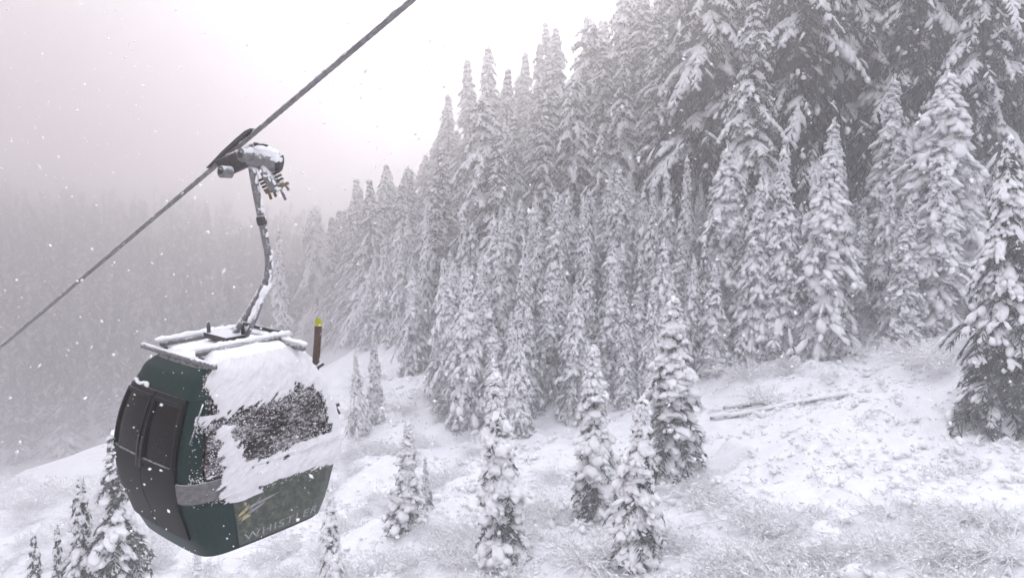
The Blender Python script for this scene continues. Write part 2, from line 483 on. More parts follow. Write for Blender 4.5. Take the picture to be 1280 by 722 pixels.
def make_spruce(seed, H=10., R=1.25, load=.85, bare=.0, tmpl=T_HI, pil=1.0, needles=1.0, nm='needle'):
    """young spruce: whorls of short drooping boughs, each tipped by a pillow of snow"""
    rng = np.random.default_rng(seed)
    sn, nd = MB(), MB()
    bc, ba, bL, bW, bT = [], [], [], [], []
    kb, kd, kl, kw = [], [], [], []
    z = .25; lean = rng.normal(0, .01, 2)
    while z < H - .25:
        f = z / H
        nb = int(rng.integers(6, 9)) if f < .85 else 5
        a0 = rng.uniform(0, 6.28)
        rr = R * (1 - f) ** .78 * (1.0 if f > .12 else .78 + 1.8 * f)
        bulge = 1 + .18 * math.sin(z * 2.1 + seed) + .1 * math.sin(z * 5.3 + seed * 2)
        for k in range(nb):
            a = a0 + 6.283 * k / nb + rng.normal(0, .22)
            l = max(.16, rr * bulge * rng.uniform(.62, 1.15) * (.72 + .56 * noise2(a * .95 + seed, z * .55, seed + 3)))
            o = np.array([math.cos(a), math.sin(a), 0])
            zz = z + rng.normal(0, .07)
            lift, drop = rng.uniform(.05, .3), rng.uniform(.75, 1.25)
            def P(s): return np.array([lean[0] * zz, lean[1] * zz, zz]) + o * (l * s * (1 - .12 * s)) + np.array([0, 0, l * (lift * s - drop * s * s)])
            def Tn(s): return nrm(o * (1 - .24 * s) + np.array([0, 0, lift - 2 * drop * s]))
            side = np.array([-o[1], o[0], 0])
            # needles along the bough
            for s in np.linspace(.15, 1.0, int(7 * needles) + 2):
                p, t = P(s), Tn(s)
                w = l * .5 * (1 - .55 * s) + .06
                for sg in (-1, 1):
                    for q in range(2):
                        kb.append(p + rng.normal(0, .02, 3)); kd.append(t * rng.uniform(.5, 1.0) + sg * side * rng.uniform(.5, 1.0) + np.array([0, 0, rng.uniform(-.55, .1)]))
                        kl.append(w * rng.uniform(.6, 1.2)); kw.append(rng.uniform(.05, .085))
                kb.append(p); kd.append(t * .6 + np.array([0, 0, -1.0]) + rng.normal(0, .3, 3)); kl.append(rng.uniform(.14, .34)); kw.append(rng.uniform(.05, .08))
            kb.append(P(.9)); kd.append(Tn(1)); kl.append(l * .25 + .1); kw.append(.07)
            # snow
            pl = load * (1 - bare * max(0, 1 - f * 1.9)) * (0.35 + 1.0 * noise2(a * 1.1, z * .8, seed))
            pl = min(1, pl * 1.25)
            if rng.random() < pl:
                s = rng.uniform(.58, .80)
                t = Tn(s); L = min(.13 + .24 * l * rng.uniform(.65, 1.35), .40) * pil
                Wm = L * rng.uniform(.45, .75)
                bc.append(P(s) + np.array([0, 0, .06 * pil])); ba.append(t + rng.normal(0, .12, 3)); bL.append(L * rng.uniform(1.0, 1.4)); bW.append(Wm); bT.append(L * rng.uniform(.24, .46))
                # the load splits over the twigs at the bough's end
                for sg in rng.permutation([-1, 0, 1])[:int(rng.integers(1, 4))]:
                    L2 = L * rng.uniform(.42, .8)
                    bc.append(P(min(1.0, s + .22)) + side * sg * Wm * rng.uniform(.6, 1.1) + np.array([0, 0, .03])); ba.append(Tn(.95) + side * sg * .5 + rng.normal(0, .12, 3))
                    bL.append(L2); bW.append(L2 * rng.uniform(.4, .7)); bT.append(L2 * rng.uniform(.35, .6))
                if l > .5 and rng.random() < .8:
                    for sg in (-1, 1):
                        if rng.random() < .75:
                            s2 = rng.uniform(.35, .65)
                            L2 = L * rng.uniform(.35, .8)
                            bc.append(P(s2) + side * sg * l * rng.uniform(.12, .28) + np.array([0, 0, .02])); ba.append(Tn(s2) + side * sg * .6)
                            bL.append(L2); bW.append(L2 * rng.uniform(.45, .75)); bT.append(L2 * rng.uniform(.35, .6))
                # twig tips that stick out of the snow
                for q in range(5):
                    p0_ = P(rng.uniform(.55, 1.0)) + side * rng.normal(0, .5) * Wm + np.array([0, 0, .02])
                    kb.append(p0_); kd.append(Tn(.9) + side * rng.normal(0, .8) + np.array([0, 0, rng.uniform(-.2, .7)])); kl.append(rng.uniform(.12, .26)); kw.append(rng.uniform(.03, .055))
                if l > .6:
                    s3 = rng.uniform(.28, .48); L3 = L * rng.uniform(.6, 1.1)
                    bc.append(P(s3) + np.array([0, 0, .04])); ba.append(Tn(s3)); bL.append(L3); bW.append(L3 * .5); bT.append(L3 * .34)
            # small grains caught among the needles
            for q in range(3):
                s = rng.uniform(.3, 1.0); L = rng.uniform(.035, .09)
                bc.append(P(s) + rng.normal(0, .08, 3)); ba.append(Tn(s) + rng.normal(0, .5, 3)); bL.append(L * 1.4); bW.append(L); bT.append(L * .7)
        z += rng.uniform(.22, .32) * (1 if f < .8 else .75)
    zz = H - .55
    while zz < H:                       # leader wrapped in little balls of snow
        L = .07 + .22 * (H - zz) * rng.uniform(.6, 1.0)
        bc.append(np.array([lean[0] * zz + rng.normal(0, .03), lean[1] * zz + rng.normal(0, .03), zz])); ba.append(rng.normal(0, 1, 3)); bL.append(L); bW.append(L * .8); bT.append(L * .9)
        zz += rng.uniform(.07, .13)
    big = np.array(bL) > .13
    bc, ba, bL, bW, bT = map(np.array, (bc, ba, bL, bW, bT))
    blobs(sn, bc[big], ba[big], bL[big], bW[big], bT[big], rng, tmpl, rough=.2, belly=.35)
    blobs(sn, bc[~big], ba[~big], bL[~big], bW[~big], bT[~big], rng, T_LO)
    kites(nd, kb, np.array(kd), np.array(kl), np.array(kw), rng)
    return {'H': H, 'trunk': trunk_mesh('trunk', H, .15, rng), 'crown': nd.mesh('crown', M[nm], False), 'snow_load': sn.mesh('snow_load', M['snow'])}

def make_fir(seed, H=28., R=3.6, load=.85, droop=1.0, nm='needle_fir', low=.06, tmpl=T_MID, spacing=(.42, .62), taper=.7, nb=(5, 8), wig=.3):
    """old fir: long arching boughs with hanging fingers, each finger carrying a strip of snow"""
    rng = np.random.default_rng(seed)
    sn, nd = MB(), MB()
    bc, ba, bL, bW, bT = [], [], [], [], []
    kb, kd, kl, kw = [], [], [], []
    z = low * H
    while z < H - .4:
        f = z / H
        n = int(rng.integers(*nb))
        a0 = rng.uniform(0, 6.28)
        for k in range(n):
            a = a0 + 6.283 * k / n + rng.normal(0, .3)
            env = (1 - f) ** taper * (1 + wig * (noise2(a * .9 + 5, z * .45, seed) - .5) * 2)
            l = max(.3, R * env * rng.uniform(.6, 1.15))
            o = np.array([math.cos(a), math.sin(a), 0]); side = np.array([-o[1], o[0], 0])
            zz = z + rng.normal(0, .15)
            lift, drop = rng.uniform(.15, .45), rng.uniform(.45, .85) * droop
            sway = rng.normal(0, .15)
            def P(s): return np.array([0, 0, zz]) + o * (l * s * (1 - .1 * s)) + side * (sway * l * s * s) + np.array([0, 0, l * (lift * s - drop * s * s)])
            def Tn(s): return nrm(o + side * 2 * sway * s + np.array([0, 0, lift - 2 * drop * s]))
            has = .92 if rng.random() < load * (.4 + 1.1 * noise2(a * .8, z * .35, seed + 7)) else .07
            ns = max(4, int(l / .36))
            for s in np.linspace(.22, 1.0, ns):
                p, t = P(s), Tn(s)
                fl = (.25 + .32 * l * (1 - .65 * s)) * rng.uniform(.7, 1.2)
                for sg in (-1, 1):
                    d = nrm(t * .75 + sg * side * rng.uniform(.5, .95) + np.array([0, 0, -rng.uniform(.25, .75) * droop]))
                    q = p + d * fl * .5
                    for e in range(4):
                        kb.append(p + d * fl * (e / 4.)); kd.append(d + rng.normal(0, .35, 3) + np.array([0, 0, -.55])); kl.append(rng.uniform(.28, .62)); kw.append(rng.uniform(.07, .14))
                    kb.append(p); kd.append(d); kl.append(fl * 1.15); kw.append(.16)
                    if rng.random() < has:
                        bc.append(q + np.array([0, 0, .06])); ba.append(d + rng.normal(0, .08, 3)); bL.append(fl * rng.uniform(.42, .62)); w = rng.uniform(.10, .19) + .07 * fl; bW.append(w); bT.append(w * rng.uniform(.6, .9))
                if rng.random() < has:
                    bc.append(p + np.array([0, 0, .07])); ba.append(t); bL.append(max(.16, l / ns * .85)); bW.append(rng.uniform(.12, .22)); bT.append(rng.uniform(.09, .15))
        z += rng.uniform(*spacing) * (1 if f < .8 else .7)
    zz = H - 1.0
    while zz < H:
        L = .12 + .25 * (H - zz) * rng.uniform(.6, 1)
        bc.append(np.array([rng.normal(0, .06), rng.normal(0, .06), zz])); ba.append(rng.normal(0, 1, 3)); bL.append(L); bW.append(L * .8); bT.append(L * .8)
        zz += .17
    bc, ba, bL, bW, bT = map(np.array, (bc, ba, bL, bW, bT))
    blobs(sn, bc, ba, bL, bW, bT, rng, tmpl, rough=.2)
    kites(nd, kb, np.array(kd), np.array(kl), np.array(kw), rng, tilt=.8)
    return {'H': H, 'trunk': trunk_mesh('trunk', H, .38, rng), 'crown': nd.mesh('crown', M[nm], False), 'snow_load': sn.mesh('snow_load', M['snow'])}

KIND = {
    'near': [make_spruce(11, R=1.30, load=.8, bare=.75, pil=1.25), make_spruce(12, R=1.12, load=.85, bare=.6, pil=1.15), make_spruce(13, R=1.45, load=.75, bare=.6, pil=1.25),
             make_spruce(14, R=1.5, load=.62, bare=.7, pil=1.2, needles=1.3),
             make_spruce(15, R=1.55, load=.42, bare=.4, pil=1.0, needles=1.5), make_spruce(16, H=13, R=2.2, load=.72, bare=.6, pil=.9, needles=1.6)],
    'row': [make_spruce(21, H=12, R=1.75, load=.95, nm='needle_row', tmpl=T_MID, pil=1.0), make_spruce(22, H=12, R=2.1, load=.9, nm='needle_row', tmpl=T_MID, pil=1.05), make_spruce(23, H=12, R=1.4, load=.95, nm='needle_row', tmpl=T_MID, pil=.9),
            make_spruce(24, H=12, R=2.4, load=.9, nm='needle_row', tmpl=T_MID, pil=1.1), make_spruce(25, H=11, R=1.9, load=.6, nm='needle_row', tmpl=T_MID, pil=.85), make_spruce(26, H=13, R=2.2, load=.9, nm='needle_row', tmpl=T_MID, pil=1.15)],
    'fir': [make_fir(31, R=4.3, load=.95, spacing=(.55, .95), wig=.5), make_fir(32, R=4.8, load=.9, droop=1.15, tmpl=T_LO, spacing=(.6, 1.0), wig=.6),
            make_fir(33, R=3.6, load=.85, tmpl=T_LO, spacing=(.5, .85), wig=.5), make_fir(34, R=5.2, load=.85, droop=1.25, tmpl=T_LO, spacing=(.65, 1.1), wig=.7, taper=.55)],
    'dark': [make_fir(41, R=5.4, load=.18, droop=1.5, nm='needle_dark', wig=.6, taper=.45, tmpl=T_LO), make_fir(42, R=4.8, load=.20, droop=1.35, nm='needle_dark', wig=.7, taper=.4, tmpl=T_LO)],
}
NAMES = {'near': ('spruce_tree', 'spruce tree'), 'row': ('spruce_tree', 'spruce tree'), 'fir': ('fir_tree', 'fir tree'), 'dark': ('cedar_tree', 'cedar tree')}
TOP = [0.0]
def plant(kind, x, y, h, label, group=None, var=None, wide=1.0, rz=None, lean=(0, 0)):
    rng = random.Random(int(x * 131 + y * 977))
    ks = KIND[kind]; t = ks[(rng.randrange(len(ks)) if var is None else var) % len(ks)]
    g = float(ground_z(x, y))
    e = empty(NAMES[kind][0], (x, y, g - .1))
    s = h / t['H']
    sx = s * wide * rng.uniform(.94, 1.06)
    if kind in ('near', 'row'):
        sx = (.35 + .65 * s) * wide        # a taller spruce is not that much wider
    e.scale = (sx, sx, s)
    e.rotation_euler = (lean[0] + rng.gauss(0, .022), lean[1] + rng.gauss(0, .022), rng.uniform(0, 6.28) if rz is None else rz)
    for part in ('trunk', 'crown', 'snow_load'):
        o = bpy.data.objects.new(part, t[part]); C.objects.link(o); o.parent = e
        if part != 'trunk': o['kind'] = 'stuff'
    tag(e, label, NAMES[kind][1], group)
    e['height'] = h
    TOP[0] = max(TOP[0], g + h)
    placed.append((x, y, h, kind))
    return e
placed = []
def plant_px(kind, u, v, y, label, group=None, **kw):
    p = at(u, v, y)
    g = float(ground_z(p[0], p[1]))
    return plant(kind, p[0], p[1], p[2] - g + .1, label, group, **kw)

# foreground trees, each where it stands
MARKS = [(860, 194, 'thin twin spires'), (986, 182, 'slim dark-gapped spire'), (1036, 170, 'steep spruce above the log'), (1117, 92, 'tall narrow-topped spruce'),
         (1192, 84, 'very broad tall spruce'), (908, 178, 'hazy blunt spruce'), (776, 206, 'spruce below the umbrella-topped fir'), (715, 244, 'spruce pair in the centre'),
         (612, 268, 'white feathery spire'), (529, 248, 'very thin lone spire'), (690, 27, 'tallest skyline fir'), (601, 65, 'skyline fir twins'), (946, -20, 'tiered-shelf fir'),
         (752, 168, 'umbrella-topped fir'), (1268, 170, 'big right-edge spruce'), (842, 372, 'broad front spruce'), (467, 413, 'paired slim spruces'), (484, 204, 'pale pointed skyline fir')]
FRONT = [
    ('near', 628, 458, 33, 'slender snow-laden spruce in the mid-slope, its lower half dark and bare of snow', dict(var=1, wide=1.30)),
    ('near', 745, 430, 36, 'tall spruce with big hanging snow pillows, left neighbour of the snowiest front spruce', dict(var=0, wide=1.23)),
    ('near', 795, 490, 31, 'snowiest front spruce at the bottom edge, between two darker taller spruces', dict(var=2, wide=1.17)),
    ('near', 842, 372, 40, 'broad tallest spruce of the front trio, standing left of the open snowfield', dict(var=3, wide=1.56)),
    ('near', 505, 526, 38, 'small cone-shaped spruce standing alone in the clearing right of the cabin', dict(var=0, wide=1.17)),
    ('near', 535, 568, 40, 'tiny stunted spruce beside the lone cone-shaped spruce', dict(var=1, wide=0.59)),
    ('row', 467, 413, 60, 'taller of the paired slim spruces just right of the cabin window', dict(var=2, wide=.95)),
    ('row', 447, 440, 58, 'shorter of the paired slim spruces just right of the cabin window', dict(var=0, wide=.8)),
    ('near', 412, 605, 33, 'snow-tufted spruce rising directly below the right edge of the cabin', dict(var=2, wide=.8)),
    ('near', 137, 538, 32, 'broad brownish spruce with scattered snow lumps left below the cabin', dict(var=4, wide=1.25)),
    ('near', 97, 596, 33, 'thin pointed spruce left of the broad spruce below the cabin', dict(var=4, wide=1.0)),
    ('near', 70, 655, 35, 'small dim spruce between the two leftmost spruces at the bottom edge', dict(var=4, wide=.7)),
    ('near', 38, 664, 31, 'sparse dark spruce nearest the bottom left corner', dict(var=4, wide=.7)),
    ('near', 250, 688, 33, 'spruce top peeking out directly beneath the lowest corner of the cabin', dict(var=0, wide=.8)),
    ('near', 1268, 170, 37, 'big spruce with broad snow shelves at the right edge of the snowfield', dict(var=5, wide=1.15)),
    ('row', 1192, 84, 56, 'very broad tall spruce heaped with snow above the upper right of the clearing', dict(var=3, wide=1.65)),
    ('row', 1182, 192, 53, 'plump shorter spruce in front of the very broad tall spruce', dict(var=1, wide=1.46)),
    ('row', 1117, 92, 60, 'tall narrow-topped spruce against dark cedars, left of the broadest spruce', dict(var=0, wide=1.34)),
    ('row', 1135, 248, 52, 'short spruce before the dark gap, left of the plump shorter spruce', dict(var=2, wide=1.34)),
    ('row', 1036, 170, 54, 'tall steep spruce with rows of heavy pillows, above the fallen log', dict(var=1, wide=1.34)),
    ('row', 1048, 146, 60, 'spruce spire rising just behind the steep spruce above the fallen log', dict(var=0, wide=1.34)),
    ('row', 986, 182, 55, 'slim dark-gapped spire with clear pointed top, left of the steep spruce', dict(var=2, wide=1.28)),
    ('row', 950, 222, 56, 'shorter slim spire between two taller ones above the left end of the log', dict(var=0, wide=1.10)),
    ('row', 908, 178, 62, 'hazy blunt spruce before dark cedars, left of the slim spires', dict(var=3, wide=1.22)),
    ('row', 860, 194, 64, 'right one of two thin twin spires behind the front trio', dict(var=2, wide=.85)),
    ('row', 843, 209, 65, 'left one of two thin twin spires behind the front trio', dict(var=0, wide=.85)),
    ('row', 815, 226, 64, 'thin spire next to the left twin spire behind the front trio', dict(var=2, wide=.9)),
    ('row', 776, 206, 68, 'pointed spruce below the round snow-capped fir in the middle of the forest', dict(var=0, wide=1.0)),
    ('row', 733, 244, 66, 'dark-streaked narrow spruce, right one of a pair in the forest centre', dict(var=2, wide=.95)),
    ('row', 695, 243, 66, 'white narrow spruce, left one of a pair in the forest centre', dict(var=0, wide=.95)),
    ('row', 663, 299, 62, 'small pointed spruce below the pair in the forest centre', dict(var=2, wide=.9)),
    ('row', 629, 309, 63, 'short spruce tip right of the white feathery spire', dict(var=1, wide=.85)),
    ('row', 612, 268, 66, 'white feathery spire standing out before big firs left of the forest centre', dict(var=0, wide=1.0)),
    ('row', 529, 248, 80, 'very thin spire alone before the misty firs above the small clearing', dict(var=2, wide=.7)),
    ('row', 514, 335, 78, 'broad low spruce at the head of the small clearing', dict(var=3, wide=.95)),
    ('row', 349, 281, 118, 'small misty spruce right beside the bent hanger arm', dict(var=2, wide=1.1)),
]
for k, u, v, y, lab, kw in FRONT:
    plant_px(k, u, v, y, lab, **kw)

SKYLINE_U = [-200, 0, 100, 180, 240, 300, 345, 395, 440, 490, 540, 560, 600, 640, 690, 725, 760, 1280]
SKYLINE_V = [150, 210, 250, 270, 285, 290, 275, 262, 222, 205, 160, 115, 62, 62, 28, -10, -80, -300]
for u, v, y, var, lab in (
        (690, 27, 138, 1, 'tallest misty fir on the skyline under the brightest sky'),
        (657, 62, 146, 2, 'round-topped hazy fir on the skyline, left of the tallest one'),
        (612, 58, 132, 0, 'sharp-topped white fir on the skyline, right of its slim twin'),
        (590, 72, 144, 2, 'slim pale fir on the skyline, left of its sharp-topped twin'),
        (557, 116, 149, 0, 'fir with thin tip where the skyline steps down to the left'),
        (540, 165, 155, 3, 'drooping rounded fir below the step in the skyline'),
        (484, 204, 168, 0, 'pale pointed fir on the lower skyline above the small clearing'),
        (440, 222, 182, 1, 'hazy fir on the lower skyline above the ski tip'),
        (394, 258, 190, 3, 'faint broad fir on the skyline right of the hanger arm'),
        (752, 168, 82, 3, 'round snow-capped fir with umbrella-like top in the middle of the forest'),
        (618, 165, 84, 0, 'big fir with layered white boughs below the skyline twins'),
        (946, -20, 66, 1, 'large fir with tiered round snow shelves before the darkest cedars')):
    plant_px('fir', u, v, y, lab, var=var, wide=.95)

for u, v, y, var, lab in (
        (1010, -190, 70, 0, 'dark cedar with long drooping boughs right of the tiered fir'),
        (1085, -170, 72, 1, 'dark cedar behind the tall narrow-topped spruce, its boughs sloping left'),
        (1160, -200, 68, 0, 'dark cedar with a raised snowy bough behind the broadest spruce'),
        (1232, -120, 64, 1, 'dark cedar right of the broadest spruce, top bent with snow'),
        (1290, -180, 66, 0, 'darkest cedar in the upper right corner'),
        (890, -150, 80, 1, 'grey cedar with long snow-lined boughs left of the tiered fir')):
    plant_px('dark', u, v, y, lab, var=var)

# the rest of the forest, by zone
rng = random.Random(5)
BOUND_U = [-200, 0, 150, 210, 380, 440, 490, 545, 565, 640, 700, 760, 820, 880, 1000, 1150, 1220, 1300]
BOUND_V = [680, 606, 524, 500, 425, 432, 428, 440, 530, 545, 530, 520, 495, 472, 432, 392, 366, 345]
def clear(x, y, d):
    return all((x - a) ** 2 + (y - b) ** 2 > d * d for a, b, _, _ in placed)
def fill(n, kind, yr, ur, hr, dist, lab, group, top=None, wide=(.85, 1.1), tries=60):
    c = 0
    for _ in range(n * tries):
        if c >= n: break
        y = rng.uniform(*yr); u = rng.uniform(*ur)
        x = (u - 640) / FPX * y * 1.02
        g = float(ground_z(x, y)); pu, pv = pix((x, y, g))
        if pv > np.interp(pu, BOUND_U, BOUND_V): continue
        if not clear(x, y, dist): continue
        h = rng.uniform(*hr)
        tu, tv = pix((x, y, g + h))
        lim = np.interp(tu, SKYLINE_U, SKYLINE_V) + (rng.uniform(6, 40) if y > 118 else rng.uniform(45, 120))
        if top is not None: lim = max(lim, np.interp(tu, *top) + rng.uniform(-10, 40))
        if tv < lim:
            h -= (lim - tv) * y / FPX
            if h < hr[0] * .55: continue
        plant(kind, x, y, h, lab, group, wide=rng.uniform(*wide))
        c += 1
MIDTOP = ([380, 560, 640, 760, 900, 1000, 1280], [330, 300, 300, 270, 240, 230, 200])
fill(75, 'row', (50, 66), (545, 1290), (7, 12), 1.7, 'plump white young spruce in the dense row along the upper edge of the clearing', 'young spruces along the upper edge of the clearing', MIDTOP)
fill(60, 'row', (64, 84), (545, 1290), (8, 14), 2.0, 'frosted mid-height spruce crowded between the front row and the tall firs', 'spruces between the front row and the tall firs', ([380, 1280], [235, 205]))
fill(45, 'fir', (80, 100), (540, 1000), (22, 31), 3.4, 'tall frosted old fir in the upper forest', 'tall firs of the upper forest')
fill(60, 'fir', (120, 180), (420, 1000), (22, 32), 3.8, 'misty old fir standing behind the skyline firs', 'misty firs behind the skyline')
fill(16, 'dark', (68, 95), (880, 1330), (26, 34), 3.6, 'dark cedar deep in the upper right forest', 'dark cedars deep in the upper right')
fill(24, 'row', (76, 105), (395, 560), (8, 14), 2.4, 'grey misty spruce right of the cabin beyond the small clearing', 'misty spruces beyond the small clearing')
fill(70, 'fir', (120, 190), (215, 500), (18, 30), 3.2, 'faint snow-covered fir fading into fog behind the cabin', 'faint firs fading behind the cabin')

# the far hillside: a wood lost in fog, too many and too faint to count
def distant_wood():
    wr = np.random.default_rng(71)
    tb, td, tl, tw_, sb, sa, sl = [], [], [], [], [], [], []
    for q in range(110):
        f = wr.random() ** 1.3; a = wr.uniform(0, 6.28); l = .17 * (1 - f) ** .7 * wr.uniform(.6, 1.2) + .01
        o = np.array([math.cos(a), math.sin(a), 0])
        tb.append([0, 0, f]); td.append(o + [0, 0, -wr.uniform(.2, .9)]); tl.append(l); tw_.append(.05)
        tb.append(np.array([0, 0, f]) + o * l * .4); td.append(o * .5 + [0, 0, -1]); tl.append(.06); tw_.append(.03)
        if q % 3 == 0:
            sb.append(np.array([0, 0, f - .25 * l]) + o * l * .6); sa.append(o + [0, 0, -.6]); sl.append(l * .5)
    t1, t2 = MB(), MB()
    kites(t1, tb, np.array(td), np.array(tl), np.array(tw_), wr, tilt=.8)
    sl = np.array(sl); blobs(t2, sb, np.array(sa), sl, sl * .4, sl * .25, wr, OCT, .15)
    V1, V2 = np.concatenate(t1.V), np.concatenate(t2.V)
    F1, F2 = t1.F[0], t2.F[0]
    px_, py_ = wr.uniform(-330, 20, 4200), wr.uniform(196, 372, 4200)
    gzz = base_height(px_, py_)
    u_, v_ = pix((px_, py_, gzz))
    ok = (u_ > -190) & (u_ < 480) & (wr.random(len(u_)) < np.clip((395 - py_) / 90, .15, 1))
    px_, py_, gzz = px_[ok][:1100], py_[ok][:1100], gzz[ok][:1100]
    n1, n2 = MB(), MB()
    for x, y, g in zip(px_, py_, gzz):
        h = wr.uniform(14, 30); a = wr.uniform(0, 6.28); c, s_ = math.cos(a), math.sin(a); w = h * wr.uniform(.8, 1.25)
        R = np.array([[c * w, -s_ * w, 0], [s_ * w, c * w, 0], [0, 0, h]])
        n1.add(V1 @ R.T + [x, y, g - .5], F1); n2.add(V2 @ R.T + [x, y, g - .5], F2)
    k1 = sum(len(f) for f in n1.F); k2 = sum(len(f) for f in n2.F)
    n1.add(np.concatenate(n2.V), [f for f in n2.F])
    o = n1.obj('distant_forest', M['needle_fir'], None, False)
    o.data.materials.append(M['snow'])
    if len(o.data.polygons) == k1 + k2:
        o.data.polygons.foreach_set('material_index', np.repeat([0, 1], [k1, k2]).astype(np.int32))
    tag(o, kind='stuff')
distant_wood()

# tell the trees of a zone apart by the named tree they stand beside
def relabel(group, what):
    done = {}
    ms = [o for o in C.objects if o.get('group') == group]
    def apex(o): return pix((o.location.x, o.location.y, o.location.z + o['height']))
    for o in ms:
        u, v = apex(o)
        best = min(MARKS, key=lambda m: (m[0] - u) ** 2 + ((m[1] - v) * .6) ** 2)
        side = 'left' if u < best[0] else 'right'
        done.setdefault((best[2], side), []).append((abs(u - best[0]), o))
    for (short, side), lst in done.items():
        for i, (_, o) in enumerate(sorted(lst, key=lambda q: q[0])):
            o['label'] = what % (('nearest', 'second', 'third', 'fourth', 'fifth', 'sixth', 'seventh', 'eighth', 'ninth', 'tenth')[min(i, 9)], side, short)
relabel('young spruces along the upper edge of the clearing', 'plump white front-row spruce, %s to the %s of the %s')
relabel('spruces between the front row and the tall firs', 'frosted second-row spruce, %s to the %s of the %s')
relabel('tall firs of the upper forest', 'tall frosted fir, %s to the %s of the %s')
relabel('misty spruces beyond the small clearing', 'grey misty spruce, %s to the %s of the %s')
relabel('dark cedars deep in the upper right', 'deep dark cedar, %s to the %s of the %s')
for o in C.objects:
    if 'height' in o: del o['height']

# ------------------------------------------------------------------ bushes, undergrowth, log
def make_bush(seed, n=90, h=1.3):
    rng = np.random.default_rng(seed)
    tw, sn = MB(), MB()
    bc, ba, bL = [], [], []
    for k in range(n):
        a = rng.uniform(0, 6.28); r0 = rng.uniform(0, .9) ** 1.2
        l = h * rng.uniform(.35, 1.5); sp = rng.uniform(.1, 1.3)
        a2 = a + rng.normal(0, .7)
        p0 = np.array([math.cos(a) * r0, math.sin(a) * r0, -.1])
        d = np.array([math.cos(a2) * sp, math.sin(a2) * sp, 1.0]) + rng.normal(0, .2, 3)
        d /= np.linalg.norm(d)
        t = np.linspace(0, 1, 5)[:, None]
        bend = np.array([math.cos(a2), math.sin(a2), -1.1]) * rng.uniform(.1, .75) * l
        pts = p0 + d * l * t + bend * t * t
        tw.tube(pts, np.linspace(.021, .008, 5), 3, cap=False)
        for q in range(5):
            i = rng.integers(1, 5); s0 = pts[i] if i < 4 else pts[3]
            dd = d + rng.normal(0, .6, 3); dd /= np.linalg.norm(dd)
            e = s0 + dd * rng.uniform(.18, .45)
            tw.tube(np.stack([s0, (s0 + e) / 2 + rng.normal(0, .03, 3), e]), [.011, .009, .005], 3, cap=False)
            if rng.random() < .5:
                bc.append((s0 + e) / 2 + np.array([0, 0, .02])); ba.append(dd); bL.append(rng.uniform(.05, .12))
        for i in (2, 3, 4):
            if rng.random() < .7:
                bc.append((pts[i] + pts[i - 1]) / 2 + np.array([0, 0, .025])); ba.append(pts[i] - pts[i - 1]); bL.append(rng.uniform(.05, .13))
    bL = np.array(bL)
    blobs(sn, np.array(bc), np.array(ba), bL, .018 + bL * .20, .015 + bL * .20, rng, T_LO, .2)
    return {'twigs': tw.mesh('twigs', M['twig'], False), 'snow_load': sn.mesh('snow_load', M['snow'])}
BUSH = [make_bush(s, n, h) for s, n, h in ((1, 46, 1.2), (2, 64, 1.4), (3, 36, 1.0), (4, 76, 1.6))]
def bush(x, y, s, label, group, var=None):
    r = random.Random(int(x * 77 + y * 911))
    b = BUSH[r.randrange(4) if var is None else var]
    e = empty('bush', (x, y, float(ground_z(x, y)) - .03))
    e.scale = (s * r.uniform(.9, 1.3), s * r.uniform(.9, 1.3), s * r.uniform(.75, 1.05))
    e.rotation_euler = (0, 0, r.uniform(0, 6.28))
    for part in ('twigs', 'snow_load'):
        o = bpy.data.objects.new(part, b[part]); C.objects.link(o); o.parent = e; o['kind'] = 'stuff'
    tag(e, label, 'bush', group)

def ground_at(u, v, lo=18., hi=130.):
    """march along the pixel's ray to the ground"""
    ys = np.arange(lo, hi, .25)
    P = np.array([at(u, v, y) for y in ys])
    d = P[:, 2] - ground_z(P[:, 0], P[:, 1])
    i = np.argmax(d < 0) if (d < 0).any() else len(ys) - 1
    return P[i]

for u, v, s, var, lab in (
        (1195, 590, .95, 2, 'brownish bush at the foot of the big spruce on the right edge'),
        (1215, 655, .9, 0, 'dark-centred bush below the big right-edge spruce, by a snow mound'),
        (1170, 455, 1.5, 3, 'large white bush left of the big right-edge spruce, high on the snowfield'),
        (955, 500, 1.2, 1, 'white arching bush leaning over the middle of the fallen log'),
        (880, 622, 1.0, 2, 'rounded frosted bush at the foot of the broad front spruce'),
        (1050, 425, 1.5, 3, 'tangled white bush below the steep spruce on the edge of the trees'),
        (940, 470, 1.3, 1, 'wispy bush just above the left half of the fallen log')):
    p = ground_at(u, v); bush(p[0], p[1], s, lab, None, var)
def bushes(n, us, vs, sr, lab, group):
    for _ in range(n):
        p = ground_at(rng.uniform(*us), rng.uniform(*vs))
        bush(p[0], p[1], rng.uniform(*sr), lab, group)
bushes(44, (930, 1290), (640, 775), (.35, 1.0), 'frosted twiggy bush in the thicket filling the bottom right corner', 'bushes of the bottom right thicket')
bushes(26, (800, 960), (600, 770), (.5, .95), 'frosted twiggy bush in the patch right of the front trio', 'bushes right of the front trio')
bushes(28, (560, 760), (600, 770), (.55, 1.0), 'frosted twiggy bush in the thicket around the feet of the front spruces', 'bushes round the feet of the front spruces')
bushes(30, (380, 600), (560, 770), (.4, .85), 'low frosted bush on the slope below and right of the cabin', 'bushes below and right of the cabin')
bushes(40, (-20, 210), (585, 720), (.6, 1.3), 'dim grey bush on the dusky slope in the bottom left corner', 'bushes of the bottom left slope')
bushes(22, (130, 400), (690, 800), (.5, .9), 'dim frosted bush at the bottom edge beneath the cabin', 'bushes beneath the cabin')
bushes(30, (430, 620), (470, 570), (.5, 1.0), 'pale low bush in the small clearing right of the cabin', 'bushes of the small clearing')
bushes(34, (860, 1240), (400, 480), (.6, 1.1), 'white bush along the treeline at the top of the snowfield', 'bushes along the top of the snowfield')

